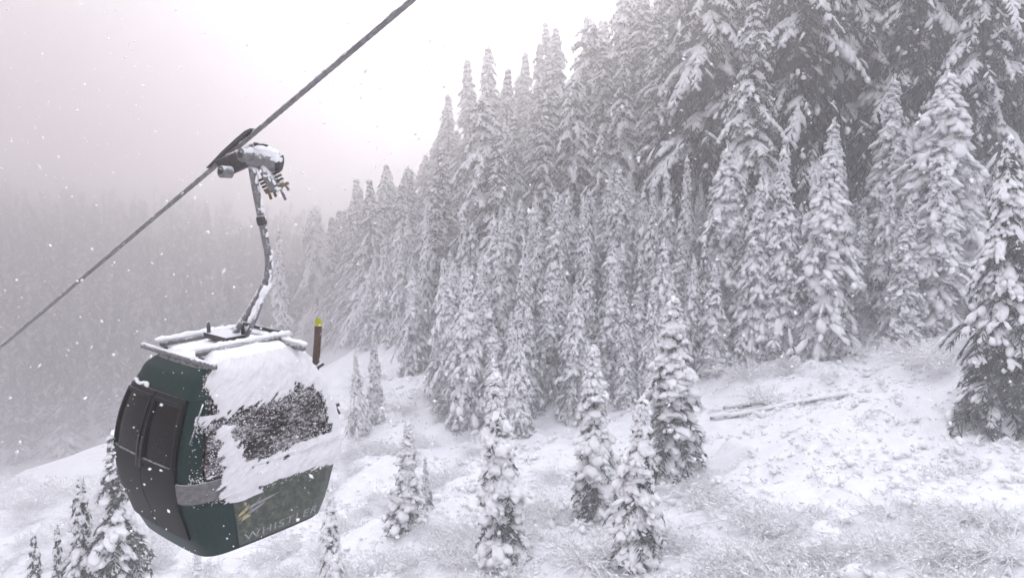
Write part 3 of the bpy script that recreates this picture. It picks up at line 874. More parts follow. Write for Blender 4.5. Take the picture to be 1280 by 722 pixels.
# undergrowth: snow-capped tufts with dark hollows, too many to count
ur = np.random.default_rng(8)
ug = np.random.default_rng(9)
nc = 2800
cy_ = 23 + 52 * ur.random(nc) ** 1.25
cx_ = ur.uniform(-330, 690, nc) / FPX * cy_
keep = noise2(cx_ / 5, cy_ / 5, 77) + ug.uniform(-.35, .35, nc) > .34
cx_, cy_ = cx_[keep], cy_[keep]
per = ug.integers(2, 10, len(cx_))
rid = np.repeat(np.arange(len(cx_)), per)
spread = np.repeat(ug.uniform(.15, .6, len(cx_)), per)
q = ug.normal(0, 1, (len(rid), 2)) * spread[:, None]
B = np.stack([cx_[rid] + q[:, 0], cy_[rid] + q[:, 1]], 1)
n = len(B)
hgt = np.clip(.28 - (q ** 2).sum(1) * .6, 0, .3) * ug.random(n)
B = np.concatenate([B, (ground_z(B[:, 0], B[:, 1]) + hgt)[:, None]], 1)
um, us_ = MB(), MB()
sz = np.clip(ug.lognormal(-2.65, .5, n), .025, .22)
hang = ug.normal(0, 1, (n, 3)); hang[:, 2] *= .4
blobs(us_, B + np.stack([np.zeros(n), np.zeros(n), sz * .15], 1), hang, sz * 1.15, sz, sz * .85, ug, T_LO, .16, belly=.8)
for k_ in range(3):
    d = ug.normal(0, .6, (n, 3)); d[:, 2] = ug.uniform(.1, 1, n)
    kites(um, B + ug.normal(0, .10, (n, 3)) * [1, 1, .2] - [0, 0, .05], d, ug.uniform(.08, .26, n), ug.uniform(.012, .028, n), ug)
for k_ in range(2):      # dead stalks and leaves that show as dark specks
    d = ug.normal(0, 1, (n, 3)); d[:, 2] = ug.uniform(-.2, .4, n)
    kites(um, B + ug.normal(0, .12, (n, 3)) * [1, 1, .1] - [0, 0, .02], d, ug.uniform(.05, .16, n), ug.uniform(.03, .06, n), ug)
tag(us_.obj('snow_clumps', M['snow']), kind='stuff')
tag(um.obj('undergrowth', M['stalk'], None, False), kind='stuff')

# fallen log, under snow
pa, pb = ground_at(888, 527), ground_at(1075, 492)
def log(name, pa, pb, r, lab):
    e = empty(name, pa)
    t = np.linspace(0, 1, 14)
    pts = (pb - pa)[None] * t[:, None]
    pts[:, 2] = ground_z(pa[0] + pts[:, 0], pa[1] + pts[:, 1]) - pa[2]
    pts[:, 2] = np.convolve(np.pad(pts[:, 2], 3, 'edge'), np.ones(7) / 7, 'valid') + r * .15
    MB().tube(pts, np.linspace(r, r * .6, 14), 10).obj('trunk', M['log'], e)
    sn = MB(); lr = np.random.default_rng(4)
    q = pts[1:-1].repeat(3, 0) + lr.normal(0, .05, (36, 3)) * [1, 1, .2] + np.array([0, 0, r * .85])
    a = np.tile(nrm(pb - pa), (36, 1))
    blobs(sn, q, a, np.full(36, np.linalg.norm(pb - pa) / 13), lr.uniform(.9, 1.4, 36) * r, lr.uniform(.7, 1.1, 36) * r, lr, T_MID, .12)
    sn.obj('snow_load', M['snow'], e)
    tag(e, lab, 'log')
log('fallen_log', pa, pb, .14, 'long fallen trunk under snow lying across the top of the snowfield')
log('fallen_log', ground_at(905, 512), ground_at(962, 506), .18, 'short snow-topped log stub just above the left end of the long fallen trunk')
# snow-covered boulders
for u, v, r, lab in ((1068, 724, .55, 'rounded snow-capped boulder cut by the bottom edge of the picture'), (1205, 690, .5, 'smooth snow mound over a boulder below the dark-centred bush')):
    p = ground_at(u, v)
    e = empty('boulder', p); br = np.random.default_rng(int(u))
    m1, m2 = MB(), MB()
    o1 = np.ones(1)
    blobs(m1, np.array([[0, 0, .1 * r]]), np.array([[1., .2, 0]]), o1 * r, o1 * r * .85, o1 * r * .7, br, T_HI, .06, .8)
    blobs(m2, np.array([[0, 0, .35 * r]]), np.array([[1., .2, 0]]), o1 * r * 1.05, o1 * r * .95, o1 * r * .62, br, T_HI, .04, .3)
    m1.obj('rock', M['log'], e); m2.obj('snow_cap', M['snow'], e)
    tag(e, lab, 'boulder')

# ------------------------------------------------------------------ gondola cabin
P0 = np.array([-3.675, 10.272, -3.759])
def rotm(yaw, pit, rol):
    c, s = math.cos(yaw), math.sin(yaw); Rz = np.array([[c, -s, 0], [s, c, 0], [0, 0, 1]])
    c, s = math.cos(pit), math.sin(pit); Rx = np.array([[1, 0, 0], [0, c, -s], [0, s, c]])
    c, s = math.cos(rol), math.sin(rol); Ry = np.array([[c, 0, s], [0, 1, 0], [-s, 0, c]])
    return Rz @ Ry @ Rx
RM = rotm(-.673, .049, .052)
cabin = empty('gondola_cabin', P0)
mw = Matrix([list(r) + [0] for r in RM] + [[0, 0, 0, 1]])
cabin.rotation_euler = mw.to_euler()
def loc(p): return (np.asarray(p, float) - P0) @ RM        # world -> cabin
def wor(p): return np.asarray(p, float) @ RM.T + P0

ZS = np.array([-.17, .03, .28, .55, .85, 1.2, 1.55, 1.85, 2.02, 2.10])
HX = np.array([.80, .845, .87, .89, .905, .895, .86, .765, .665, .54])
HY = np.array([.86, .945, 1.02, 1.10, 1.13, 1.09, .98, .835, .72, .58])
NEXP = 8.5
def smooth_interp(z, zs, vs):
    i = np.clip(np.searchsorted(zs, z) - 1, 0, len(zs) - 2)
    m = np.gradient(vs, zs); h = zs[i + 1] - zs[i]; t = np.clip((z - zs[i]) / h, 0, 1)
    return ((2*t**3-3*t**2+1)*vs[i] + (t**3-2*t**2+t)*h*m[i] + (-2*t**3+3*t**2)*vs[i+1] + (t**3-t**2)*h*m[i+1])
def surf0(side, t, z):
    t, z = np.broadcast_arrays(np.asarray(t, float), np.asarray(z, float))
    side, t = (side + np.floor((t + 1) / 2).astype(int)) % 4, (t + 1) % 2 - 1
    k = (1 + np.abs(t) ** NEXP) ** (1 / NEXP)
    a, b = (1 + .035 * (1 - t * t)) / k, t / k          # outward, along
    hx, hy = smooth_interp(z, ZS, HX), smooth_interp(z, ZS, HY)
    x = np.choose(side, [b, a, -b, -a]) * hx
    y = np.choose(side, [-a, b, a, -b]) * hy
    return np.stack([x, y, z], -1)
def surf(side, t, z, off=0.0):
    t, z = np.broadcast_arrays(np.asarray(t, float), np.asarray(z, float))
    e = 1e-3
    zz = np.clip(z, -.165, 2.098)
    p = surf0(side, t, z)
    dt = surf0(side, t + e, z) - surf0(side, t - e, z); dz = surf0(side, t, zz + e) - surf0(side, t, zz - e)
    nn = nrm(np.cross(dt, dz))
    return p + nn * np.asarray(off)[..., None] if np.ndim(off) else p + nn * off
def panel(name, mt, side, t0, t1, z0, z1, off=0.0, th=.03, nt=14, nz=10, parent=cabin, mbx=None, rnd=0.0):
    """a curved solid plate lying on the cabin's skin"""
    T, Zg = np.meshgrid(np.linspace(t0, t1, nt), np.linspace(z0, z1, nz), indexing='ij')
    if rnd:                                  # rounded corners, by pulling the rim in
        a = (T - (t0 + t1) / 2) / ((t1 - t0) / 2); b = (Zg - (z0 + z1) / 2) / ((z1 - z0) / 2)
        k = np.maximum(np.abs(a), np.abs(b)) / np.maximum((np.abs(a) ** rnd + np.abs(b) ** rnd) ** (1 / rnd), 1e-6)
        T = (t0 + t1) / 2 + a * k * (t1 - t0) / 2; Zg = (z0 + z1) / 2 + b * k * (z1 - z0) / 2
    o, i = surf(side, T, Zg, off), surf(side, T, Zg, off - th)
    m = mbx or MB()
    n, q = T.shape
    V = np.concatenate([o.reshape(-1, 3), i.reshape(-1, 3)]); N1 = n * q
    I, J = np.meshgrid(np.arange(n - 1), np.arange(q - 1), indexing='ij')
    Fo = np.stack([I * q + J, (I + 1) * q + J, (I + 1) * q + J + 1, I * q + J + 1], -1).reshape(-1, 4)
    rim = [(k, 0) for k in range(n)] + [(n - 1, k) for k in range(1, q)] + [(k, q - 1) for k in range(n - 2, -1, -1)] + [(0, k) for k in range(q - 2, 0, -1)]
    rim = [a * q + b for a, b in rim]
    Fr = np.array([[rim[k], N1 + rim[k], N1 + rim[(k + 1) % len(rim)], rim[(k + 1) % len(rim)]] for k in range(len(rim))])
    m.add(V, [Fo, Fo[:, ::-1] + N1, Fr])
    if mbx is None:
        return flat_edges(m.obj(name, mt, parent))

def ring_cap(name, mt, z, zc, parent=cabin, sc=1.0, nr=8):
    """closes the shell at height z, domed to zc in the middle"""
    T = np.linspace(-1, 7, 96, endpoint=False)
    p = surf0(0, T, np.full(96, z)) 
    V = [np.array([[0, 0, zc]])]
    for k in range(1, nr + 1):
        r = k / nr; q = p * [r * sc, r * sc, 1]; q[:, 2] = z + (zc - z) * (1 - r ** 2.2); V.append(q)
    V = np.concatenate(V)
    F3 = np.array([[0, 1 + j, 1 + (j + 1) % 96] for j in range(96)])
    F4 = np.array([[1 + k * 96 + j, 1 + (k + 1) * 96 + j, 1 + (k + 1) * 96 + (j + 1) % 96, 1 + k * 96 + (j + 1) % 96] for k in range(nr - 1) for j in range(96)])
    m = MB(); m.add(V, [F3, F4]); return m.obj(name, mt, parent)

# shell
hull = panel('lower_body', M['paint'], 0, -1, 6.999, -.16, .60, 0, .03, 160, 16)
ring_cap('floor_pan', M['black'], -.158, -.18)
panel('bumper_belt', M['rubber'], 0, -1, 6.999, .60, .84, .022, .05, 120, 8)
panel('roof_fascia', M['paint'], 0, -1, 6.999, 1.76, 2.06, .006, .03, 120, 10)
ring_cap('roof', M['black'], 2.045, 2.14)
for s in range(4):                                      # corner pillars
    panel('corner_pillar', M['paint'], s, .80, 1.16, .842, 1.758, .004, .04, 10, 14)
# long side facing left: double door with dark glazing
for s in (0, 2):
    for t0, t1, hs in ((-.82, -.012, 1), (.012, .78, -1)):
        lf = MB()
        panel('', None, s, t0, t1, .10, 1.02, .03, .05, 14, 14, mbx=lf)
        panel('', None, s, t0, t1, 1.66, 1.755, .03, .05, 14, 4, mbx=lf)
        panel('', None, s, t0, t0 + .07, 1.021, 1.659, .03, .05, 4, 10, mbx=lf)
        panel('', None, s, t1 - .06, t1, 1.021, 1.659, .03, .05, 4, 10, mbx=lf)
        d = flat_edges(lf.obj('door_leaf', M['black'], cabin))
        panel('window', M['glass'], s, t0 + .07, t1 - .06, 1.022, 1.658, .022, .012, 12, 10, parent=d)
        fr = MB()
        for a, b, c, e in ((t0 + .03, t0 + .068, .98, 1.70), (t1 - .058, t1 - .02, .98, 1.70)):
            panel('', None, s, a, b, c, e, .05, .02, 3, 12, mbx=fr)
        for c, e in ((.98, 1.018), (1.662, 1.70)):
            panel('', None, s, t0 + .07, t1 - .06, c, e, .05, .02, 12, 3, mbx=fr)
        flat_edges(fr.obj('window_frame', M['black'], d))
        panel('handle', M['darksteel'], s, (t1 - .05 if hs > 0 else t0 + .02), (t1 - .02 if hs > 0 else t0 + .05), .9, 1.25, .062, .03, 3, 6, parent=d)
# the door opening needs glazing to be seen through: ends
for s in (1, 3):
    w = panel('end_window', M['frostglass'] if s == 1 else M['glass'], s, -.80, .78, .842, 1.757, -.004, .02, 20, 14)
    panel('seal', M['black'], s, -.795, .775, .843, .885, .012, .02, 20, 3, parent=w)
    panel('seal', M['black'], s, -.795, .775, 1.70, 1.755, .012, .02, 20, 3, parent=w)
# thin bright wiper-like rod beside the near corner
t = np.linspace(0, 1, 8)
MB().tube(surf(1, -.93 - .10 * t, 1.72 - .42 * t, .03), .010, 6).obj('guide_rod', M['steel'], cabin)
# lower end panel: scenic print, lettering, emblem
pr = panel('scenic_panel', M['scenic'], 1, -.52, .90, -.12, .597, .008, .01, 22, 12)
fc = bpy.data.curves.new('lettering_source', 'FONT'); fc.body = 'WHISTLER'; fc.size = 1.0; fc.space_character = 1.15
fo = bpy.data.objects.new('lettering_source', fc); C.objects.link(fo)
bpy.context.view_layer.update()
tm = fo.evaluated_get(bpy.context.evaluated_depsgraph_get()).to_mesh()
tv = np.array([v.co[:] for v in tm.vertices]); tf = [list(p.vertices) for p in tm.polygons]
fo.evaluated_get(bpy.context.evaluated_depsgraph_get()).to_mesh_clear()
bpy.data.objects.remove(fo)
x0, x1 = tv[:, 0].min(), tv[:, 0].max()
tt = -.44 + (tv[:, 0] - x0) / (x1 - x0) * 1.20
tz = -.075 + tv[:, 1] / .73 * .105
lm = MB(); lv = surf(1, tt, tz, .014)
lm.add(lv, [np.array([f]) for f in tf]); lm.obj('lettering', M['white'], pr, False)
# leaf-and-swoosh emblem beside the first letters
em, em2 = MB(), MB()
def sweep(mb_, pts, w):
    pts = np.array(pts); k = np.linspace(0, 1, 14)
    a = np.interp(k, np.linspace(0, 1, len(pts)), pts[:, 0]); b = np.interp(k, np.linspace(0, 1, len(pts)), pts[:, 1])
    ww = w * np.sin(np.pi * np.clip(k * .96 + .02, 0, 1)) ** .8
    mb_.grid(np.stack([surf(1, a, b - ww, .0155), surf(1, a, b + ww, .0155)], 1))
sweep(em, [(-.50, .27), (-.34, .36), (-.12, .39), (.06, .42)], .016)
sweep(em, [(-.50, .24), (-.30, .30), (-.12, .36)], .018)
sweep(em, [(-.36, .30), (-.22, .40), (-.16, .46)], .012)
em.obj('emblem_swoosh', M['white'], pr, False)
sweep(em2, [(-.49, .30), (-.40, .33), (-.33, .40)], .022)
sweep(em2, [(-.46, .22), (-.38, .25), (-.32, .25)], .018)
em2.obj('emblem_leaf', M['print_y'], pr, False)

# interior
for sgn in (-1, 1):
    m = MB(); m.box((sgn * .55, 0, .44), (.20, .72, .05)); st = m.obj('seat', M['seat'], cabin, False)
    m = MB(); m.box((sgn * .62, 0, .98), (.045, .50, .46)); m.obj('seat_backrest', M['seat'], cabin, False)
MB().box((0, 0, .03), (.62, .70, .015)).obj('floor', M['black'], cabin, False)

# roof frame
zr = 2.155
for y in (-.64, .60):
    MB().bar((-.88 if y < 0 else -.8, y, zr - .02), (.80, y, zr - .02), .06, .07).obj('side_rail', M['steel'], cabin)
cross = []
for x in (-.50, .34):
    b = MB().bar((x, -.60, zr + .05), (x, .66, zr + .05), .062, .06).obj('cross_rail', M['steel'], cabin)
    cross.append((x, b))
for x in (-.5, .36):
    for y in (-.55, .55):
        MB().bar((x, y, 2.08), (x, y, zr + .02), .06, .06, up=(1, 0, 0)).obj('rail_bracket', M['darksteel'], cabin)
hb = MB(); hb.box((-.02, .02, zr + .12), (.26, .16, .035)); hb.obj('hanger_base', M['darksteel'], cabin, False)
for (x, y) in ((-.22, -.1), (.20, .12)):
    MB().cyl((x, y, zr + .1), (x, y, zr + .30), .024, 10).obj('damper_post', M['darksteel'], cabin)
MB().bar((.2, .12, zr + .30), (.30, .58, zr + .12), .05, .05).obj('brace', M['darksteel'], cabin)

# hanger arm: bent tube up to the grip
DY = 10.2
hp = [(291, 424), (300, 407), (318, 378), (331, 354), (335, 338), (335, 318), (331, 296), (326, 270), (320, 238), (315, 208)]
hpts = np.array([loc(at(u, v, DY)) for u, v in hp])
kk = np.linspace(0, len(hp) - 1, 46)
def cr(pts, k):
    i = np.clip(k.astype(int), 0, len(pts) - 2); t = (k - i)[:, None]
    pp = np.concatenate([[2 * pts[0] - pts[1]], pts, [2 * pts[-1] - pts[-2]]])
    a, b, c, d = pp[i], pp[i + 1], pp[i + 2], pp[i + 3]
    return .5 * (2 * b + (c - a) * t + (2 * a - 5 * b + 4 * c - d) * t * t + (3 * b - a - 3 * c + d) * t ** 3)
hc = cr(hpts, kk)
MB().tube(hc, np.interp(kk, [0, 4, 9], [.052, .044, .050]), 14).obj('hanger_arm', M['steel'], cabin)
for f in (34,):
    c = hc[f]; d = nrm(hc[f + 1] - hc[f - 1])
    MB().tube([c - d * .06, c - d * .03, c + d * .03, c + d * .06], [.055, .064, .064, .055], 14).obj('hanger_collar', M['darksteel'], cabin)
# second, straight stay beside the lower arm, plastered with snow
MB().tube([loc(at(306, 424, DY - .1)), loc(at(320, 396, DY - .1)), loc(at(331, 366, DY))], .03, 10).obj('hanger_stay', M['steel'], cabin)
sm = MB(); sr_ = np.random.default_rng(3)
cc = np.array([loc(at(np.interp(k, [0, 1], [303, 333]), np.interp(k, [0, 1], [420, 362]), DY - .05)) for k in np.linspace(0, 1, 16)])
blobs(sm, cc + sr_.normal(0, .015, cc.shape), np.tile(nrm(cc[-1] - cc[0]), (16, 1)), np.full(16, .09), sr_.uniform(.03, .06, 16), sr_.uniform(.03, .05, 16), sr_, T_MID, .2)
fr2 = hc[14:46:2] + sr_.normal(0, .012, (16, 3)) + loc(P0 + np.array([.04, -.02, .0]))
blobs(sm, fr2, np.tile([0., 0, 1.], (16, 1)) + sr_.normal(0, .2, (16, 3)), sr_.uniform(.03, .08, 16), np.full(16, .025), np.full(16, .02), sr_, T_LO, .25)
tag(sm.obj('hanger_snow', M['snow'], cabin), kind='stuff')

# rope: the cabin's own line and its direction
ra, rb = at(0, 435, 1), at(517, 0, 1)
pn = np.cross(ra, rb)
dxy = RM[:2, 0] / np.linalg.norm(RM[:2, 0])
dz_ = -(dxy[0] * pn[0] + dxy[1] * pn[1]) / pn[2]
rd = nrm(np.array([dxy[0], dxy[1], dz_]))
r0 = at(312, 171.5, DY)
rperp = nrm(np.cross(rd, [0, 0, 1])); rup = np.cross(rperp, rd)
L0, L1 = -110., 40.
tt_ = np.concatenate([np.linspace(L0, -14, 160), np.linspace(-13.9, 9, 700), np.linspace(9.2, L1, 120)])
segs = 30
an = np.linspace(0, 2 * np.pi, segs, endpoint=False)
sag = .0012 * tt_ ** 2 * 0
prof = .0275 + .004 * np.abs(np.cos(3 * an))
ang = an[None] + tt_[:, None] * 9.0
rimew = 1 + .10 * noise2(tt_ * 6, tt_ * 0, 5)[:, None]
RV = r0 + rd * tt_[:, None, None] + (np.cos(ang) * prof * rimew)[..., None] * rperp + (np.sin(ang) * prof * rimew)[..., None] * rup
rm = MB()
i, j = np.meshgrid(np.arange(len(tt_) - 1), np.arange(segs), indexing='ij')
rm.add(RV, np.stack([i * segs + j, i * segs + (j + 1) % segs, (i + 1) * segs + (j + 1) % segs, (i + 1) * segs + j], -1).reshape(-1, 4))
tag(rm.obj('haul_rope', M['rope']), 'dark stranded steel rope slanting down across the sky, carrying the cabin', 'cable')

rr0 = np.random.default_rng(44)
tk = rr0.uniform(-13, 8, 520); ak = rr0.normal(np.pi / 2, .7, 520); sk_ = rr0.uniform(.006, .016, 520)
rim = MB(); blobs(rim, r0 + rd * tk[:, None] + (np.cos(ak) * .031)[:, None] * rperp + (np.sin(ak) * .031)[:, None] * rup, np.tile(rd, (520, 1)), sk_ * 2.6, sk_, sk_ * .8, rr0, T_LO, .2)
rope_o = [o for o in C.objects if o.name.startswith('haul_rope')][0]
tag(rim.obj('rime', M['rime'], rope_o), kind='stuff')

# grip, in rope axes: e1 along the rope uphill, e2 towards the camera, e3 up
def G(a, b, c): return loc(r0 + rd * a + (-rperp if rperp[1] > 0 else rperp) * b + rup * c)
toward = -rperp if rperp[1] > 0 else rperp
# clamp jaw: long dark wedge riding over the rope
jm = MB()
pv = [(-.98, .010), (-.80, .022), (-.55, .045), (-.2, .055), (.02, .052), (.14, .03), (.10, .0), (-.98, -.0)]
V = [G(a, b, c + .018) for b in (-.06, .065) for a, c in pv]
k = len(pv)
jm.add(V, [np.array([[q, (q + 1) % k, k + (q + 1) % k, k + q] for q in range(k)]), np.array([list(range(k))[::-1]]), np.array([list(range(k, 2 * k))])])
flat_edges(jm.obj('clamp_jaw', M['darksteel'], cabin, False))
MB().bar(loc(at(276, 211, DY)), loc(at(322, 190, DY)), .16, .24).obj('grip_body', M['darksteel'], cabin)
for u, v, r in ((308, 194, .085), (283, 215, .075)):
    c = at(u, v, DY - .12)
    w = MB().cyl(loc(c - toward * .06), loc(c + toward * .08), r, 24).obj('guide_roller', M['steel'], cabin); flat_edges(w)
    h = MB().cyl(loc(c + toward * .081), loc(c + toward * .10), r * .5, 16).obj('roller_hub', M['darksteel'], w); flat_edges(h)
flat_edges(MB().cyl(loc(at(312, 196, DY)), loc(at(347, 203, DY)), .125, 24).obj('spring_housing', M['steel'], cabin))
flat_edges(MB().cyl(loc(at(346, 203, DY)), loc(at(352, 204, DY)), .105, 20).obj('housing_cap', M['darksteel'], cabin))
MB().bar(loc(at(318, 180, DY)), loc(at(334, 183, DY)), .07, .05).obj('release_lever', M['darksteel'], cabin)
a, b = at(330, 208, DY), at(346, 238, DY)
MB().bar(loc(a), loc(b), .20, .12).obj('lever_arm', M['steel'], cabin)
for k in range(4):
    c = a + (b - a) * (.40 + .14 * k)
    MB().bar(loc(c + at(332, 222, DY) - at(345, 216, DY)), loc(c + at(358, 210, DY) - at(345, 216, DY)), .035, .03).obj('spring_plate', M['darksteel'], cabin)
pl = MB().bar(loc(at(333, 240, DY)), loc(at(359, 228, DY)), .14, .055).obj('contact_plate', M['brass'], cabin)
for u, v, u2, v2 in ((336, 240, 339, 249), (342, 238, 345, 246), (350, 234, 357, 250), (357, 230, 361, 238)):
    MB().bar(loc(at(u, v, DY)), loc(at(u2, v2, DY)), .03, .03).obj('prong', M['brass'] if u < 345 else M['steel'], pl)
gs = MB(); gr = np.random.default_rng(6)
pts = [at(u, v, DY - .05) for u, v in ((317, 190), (323, 191), (329, 192), (335, 194), (340, 195), (326, 187), (333, 189), (338, 191), (344, 200))]
blobs(gs, np.array([loc(p) for p in pts]), np.tile(loc(P0 + np.array([1, 0, -.15])), (9, 1)), np.full(9, .10), np.full(9, .085), np.full(9, .06), gr, T_MID, .12)
pts = [at(331 + 3.2 * k + gr.normal(0, 2), 218 + 4 * k + gr.normal(0, 2), DY - .1) for k in range(6)]
blobs(gs, np.array([loc(p) for p in pts]), gr.normal(0, 1, (6, 3)), np.full(6, .035), np.full(6, .03), np.full(6, .02), gr, T_LO, .2)
tag(gs.obj('grip_snow', M['snow'], cabin), kind='stuff')

# snow on the roof rails and on the roof
rs = MB(); rr_ = np.random.default_rng(12)
for x, _b in cross:
    n = 22
    y = np.linspace(-.58, .64, n)
    c = np.stack([np.full(n, x) + rr_.normal(0, .012, n), y, np.full(n, zr + .105)], 1)
    blobs(rs, c, np.tile([0., 1, 0], (n, 1)), np.full(n, .09), rr_.uniform(.036, .048, n), rr_.uniform(.03, .045, n), rr_, T_MID, .12)
n = 16
c = np.stack([np.linspace(-.78, .78, n), np.full(n, .60), np.full(n, zr + .04)], 1)
blobs(rs, c, np.tile([1., 0, 0], (n, 1)), np.full(n, .10), rr_.uniform(.034, .046, n), rr_.uniform(.03, .04, n), rr_, T_MID, .12)
tag(rs.obj('rail_snow', M['snow'], cabin), kind='stuff')
T = np.linspace(-.72, .74, 90); Yr = np.linspace(-.62, .80, 90)
Xg, Yg = np.meshgrid(T, Yr, indexing='ij')
th = .035 + .07 * fbm(Xg * 5, Yg * 5, 31) + .05 * np.clip(Xg, 0, 1) - .10 * np.clip(-Xg - .35, 0, 1)
th *= np.clip((.60 - np.abs(Xg)) * 8, 0, 1) * np.clip((.64 - np.abs(Yg)) * 8, 0, 1) * np.clip((Yg + .62) * 6, 0, 1)
kp = th[:-1, :-1] > .012
tag(MB().grid(np.stack([Xg, Yg, 2.06 + .08 * np.clip(1 - (Xg ** 2 + Yg ** 2) / .9, 0, 1) + th], -1), kp).obj('roof_snow', M['snow'], cabin), kind='stuff')

# snow plastered on the end that faces uphill
def crust():
    nt, nz = 260, 300
    tg = np.linspace(-1.02, 1.06, nt); zg = np.linspace(.50, 2.09, nz)
    T, Zg = np.meshgrid(tg, zg, indexing='ij')
    nz1 = fbm(T * 3.0 + Zg * 1.5, Zg * 4, 51, 5) - .5
    sa_, sb_ = T * .75 + Zg * .62, -T * .55 + Zg * .80          # wind streaks
    nz2 = fbm(sa_ * 7, sb_ * 24, 57, 4) - .5
    S_ = lambda x: np.clip(x, -1, 1)
    top = (Zg - (1.63 + .05 * T - .10 * np.exp(-((T + .72) / .25) ** 2) - .12 * np.exp(-((T - .9) / .2) ** 2))) * 4.5                         # deep blanket over the top of the face
    left = (.09 + .30 * np.clip(1.25 - Zg, 0, .5) - np.abs(T + .52 - .25 * (1.1 - Zg))) * 5.5 - np.clip(Zg - 1.42, 0, 1) * 12   # tongue at the near side of the pane
    right = (T - (.80 + .10 * np.abs(Zg - 1.3))) * 6
    bot = (.045 + .05 * (T + .3) - np.abs(Zg - .89)) * 9
    belt = np.minimum((.16 - np.abs(Zg - .72)) * 9, (T + .45) * 3.5)
    drip = (np.minimum(.60 - Zg, 1) * -7 + (T + .30) * .8 - .2)
    drip = np.where(Zg < .62, drip, -1)
    c = np.maximum.reduce([S_(top), S_(left), S_(right), S_(bot), S_(belt), S_(drip)])
    cut = np.where(Zg > 1.6, (-.80 + .12 * np.sin(Zg * 9)) - T, -.97 - T) * 7         # ragged edge at the near corner
    c = np.minimum(c, -cut + .1)
    c = c + nz1 * .8 + nz2 * 1.15
    th = np.clip(c, 0, 1)
    thick = .004 + .05 * th ** .6 + .03 * np.clip(nz2, -.3, .3) * th + np.where((Zg > .6) & (Zg < .86), .022, 0) + .012 * np.clip(Zg - 1.7, 0, .3)
    P = surf(1, T, Zg, thick)
    keep = (c[:-1, :-1] > .03) & (c[1:, 1:] > .03)
    m = MB(); m.grid(P[:, ::-1], keep[:, ::-1])
    o = tag(m.obj('end_snow', M['rime'], cabin), kind='stuff')
    # loose grains stuck on the glass and paint around the edge of the crust
    gr_ = np.random.default_rng(61)
    i, j = gr_.integers(0, nt, 60000), gr_.integers(0, nz, 60000)
    pr_ = np.where((c[i, j] < .1) & (c[i, j] > -1.4), np.exp(c[i, j] * 2.2) * .16, 0)
    ok = gr_.random(60000) < pr_
    i, j = i[ok], j[ok]; k = len(i)
    r_ = gr_.uniform(.003, .010, k)
    g = MB(); blobs(g, surf(1, T[i, j] + gr_.normal(0, .003, k), Zg[i, j], .004), gr_.normal(0, 1, (k, 3)), r_ * 1.6, r_, r_, gr_, OCT, .2, 1.0)
    tag(g.obj('snow_grains', M['rime'], cabin), kind='stuff')
    return o
crust()
# ledge snow over the belt on the door side and a ridge on the fascia
ls = MB(); lr = np.random.default_rng(15)
n = 26
tt = np.linspace(-.72, -.28, n)
blobs(ls, surf(0, tt, np.full(n, 1.775) - .015 * np.sin(tt * 20), .03), np.tile([1., 0, 0], (n, 1)), np.full(n, .035), lr.uniform(.012, .028, n), lr.uniform(.012, .028, n), lr, T_LO, .3)
tag(ls.obj('ledge_snow', M['snow'], cabin), kind='stuff')
tag(cabin, 'dark green gondola cabin plastered with snow, hanging by a bent arm from the rope', 'gondola cabin')

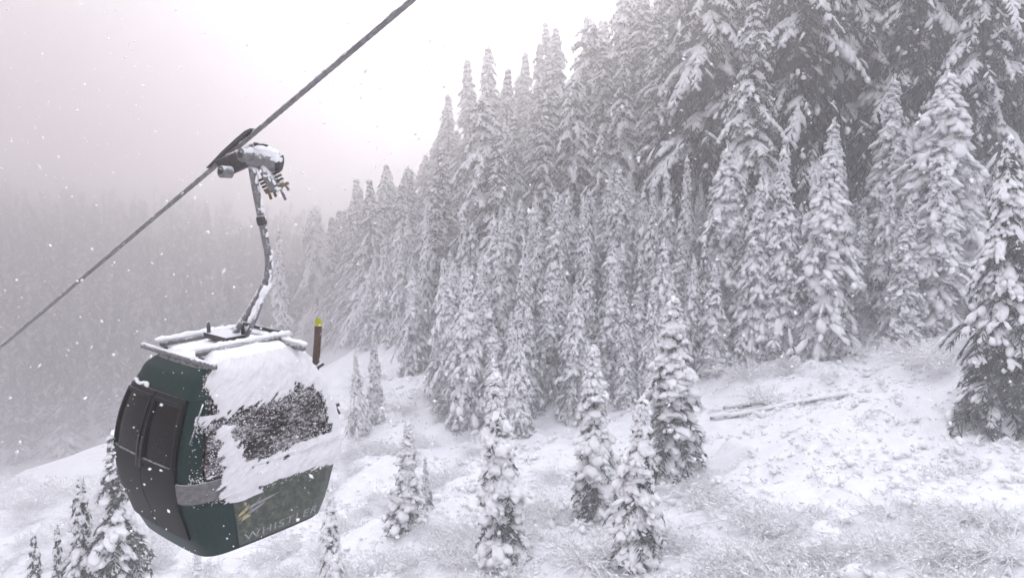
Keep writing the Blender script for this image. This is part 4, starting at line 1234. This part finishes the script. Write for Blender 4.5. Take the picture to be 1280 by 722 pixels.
# ski rack and ski on the far side
rk = MB(); rk.bar(surf(2, -.74, 1.75, .0), surf(2, -.74, 1.75, .16), .05, .05, bev=.008); rk.bar(surf(2, -.74, 1.2, .0), surf(2, -.74, 1.2, .14), .05, .05, bev=.008)
rk.bar(surf(2, -.80, 1.10, .10), surf(2, -.74, 2.06, .12), .05, .03, bev=.008)
rk.obj('ski_rack', M['darksteel'], cabin)
_t = min(np.linspace(-.95, .6, 80), key=lambda q: abs(pix(wor(surf(2, q, 1.1, .13)))[0] - 391))
foot = wor(surf(2, _t, 1.1, .13)); sk = empty('ski', foot)
tip = at(399, 397, foot[1] + .12)
def ski_part(name, f0, f1, mt, curl=False):
    q = np.linspace(f0, f1, 8)
    ax = tip - foot
    sidev = nrm(np.cross(ax, [0, 1, 0])); nv = nrm(np.cross(ax, sidev))
    P = []
    for z in q:
        w = .050 if z < .93 else .050 * math.sqrt(max(.02, 1 - ((z - .93) / .075) ** 2))
        bend = .05 * max(0, z - .85) / .15
        P.append([ax * z + sidev * a + nv * (b + bend) for a, b in ((-w, -.012), (w, -.012), (w, .012), (-w, .012))])
    V = np.array(P).reshape(-1, 3)
    F = np.array([[k * 4 + a, k * 4 + (a + 1) % 4, k * 4 + 4 + (a + 1) % 4, k * 4 + 4 + a] for k in range(7) for a in range(4)] + [[3, 2, 1, 0], [28, 29, 30, 31]])
    m = MB(); m.add(V, F); m.obj(name, mt, sk, False)
ski_part('ski_body', 0, .90, M['skibrown']); ski_part('ski_tip', .902, 1.0, M['yellow'])
tag(sk, 'ski with a yellow tip standing upright in the rack behind the cabin', 'ski')

# ------------------------------------------------------------------ falling snow, haze
fr_ = np.random.default_rng(99)
N = 9500
fy = 4.5 + 40 * fr_.random(N) ** 1.5
fx = fr_.uniform(-.75, .75, N) * fy; fz = fr_.uniform(-.50, .45, N) * fy
ok = fz > ground_z(fx, fy) + .3
fx, fy, fz = fx[ok], fy[ok], fz[ok]; n = len(fx)
fs = .0035 + .010 * fr_.random(n) ** 2.2
sf = MB()
blobs(sf, np.stack([fx, fy, fz], 1), fr_.normal(0, 1, (n, 3)), fs * 1.4, fs, fs * .8, fr_, OCT, .2, 1.0)
tag(sf.obj('falling_snow', M['snow']), kind='stuff')

hz = MB(); zt = max(TOP[0] + 2, float(Z.max()) + 2, 45)
hz.box((0, 130, (ZMIN - 1 + zt) / 2), (430, 345, (zt - ZMIN + 1) / 2))
hm = bpy.data.materials.new('haze_air'); hm.use_nodes = True
hn, hl = hm.node_tree.nodes, hm.node_tree.links
hn.clear()
pv_ = hn.new('ShaderNodeVolumePrincipled')
pv_.inputs['Color'].default_value = (.768, .749, .754, 1)
pv_.inputs['Density'].default_value = HAZE_DENSITY
pv_.inputs['Anisotropy'].default_value = .84
ho = hn.new('ShaderNodeOutputMaterial'); hl.new(pv_.outputs[0], ho.inputs['Volume'])
haze = tag(hz.obj('haze', hm, None, False), kind='stuff')
print('trees', len(placed), 'top', TOP[0], 'zmin', ZMIN, 'zmax', Z.max(), 'haze top', zt)
for k, x in KIND.items():
    print(k, [(len(t['crown'].polygons) * 2, len(t['snow_load'].polygons)) for t in x])
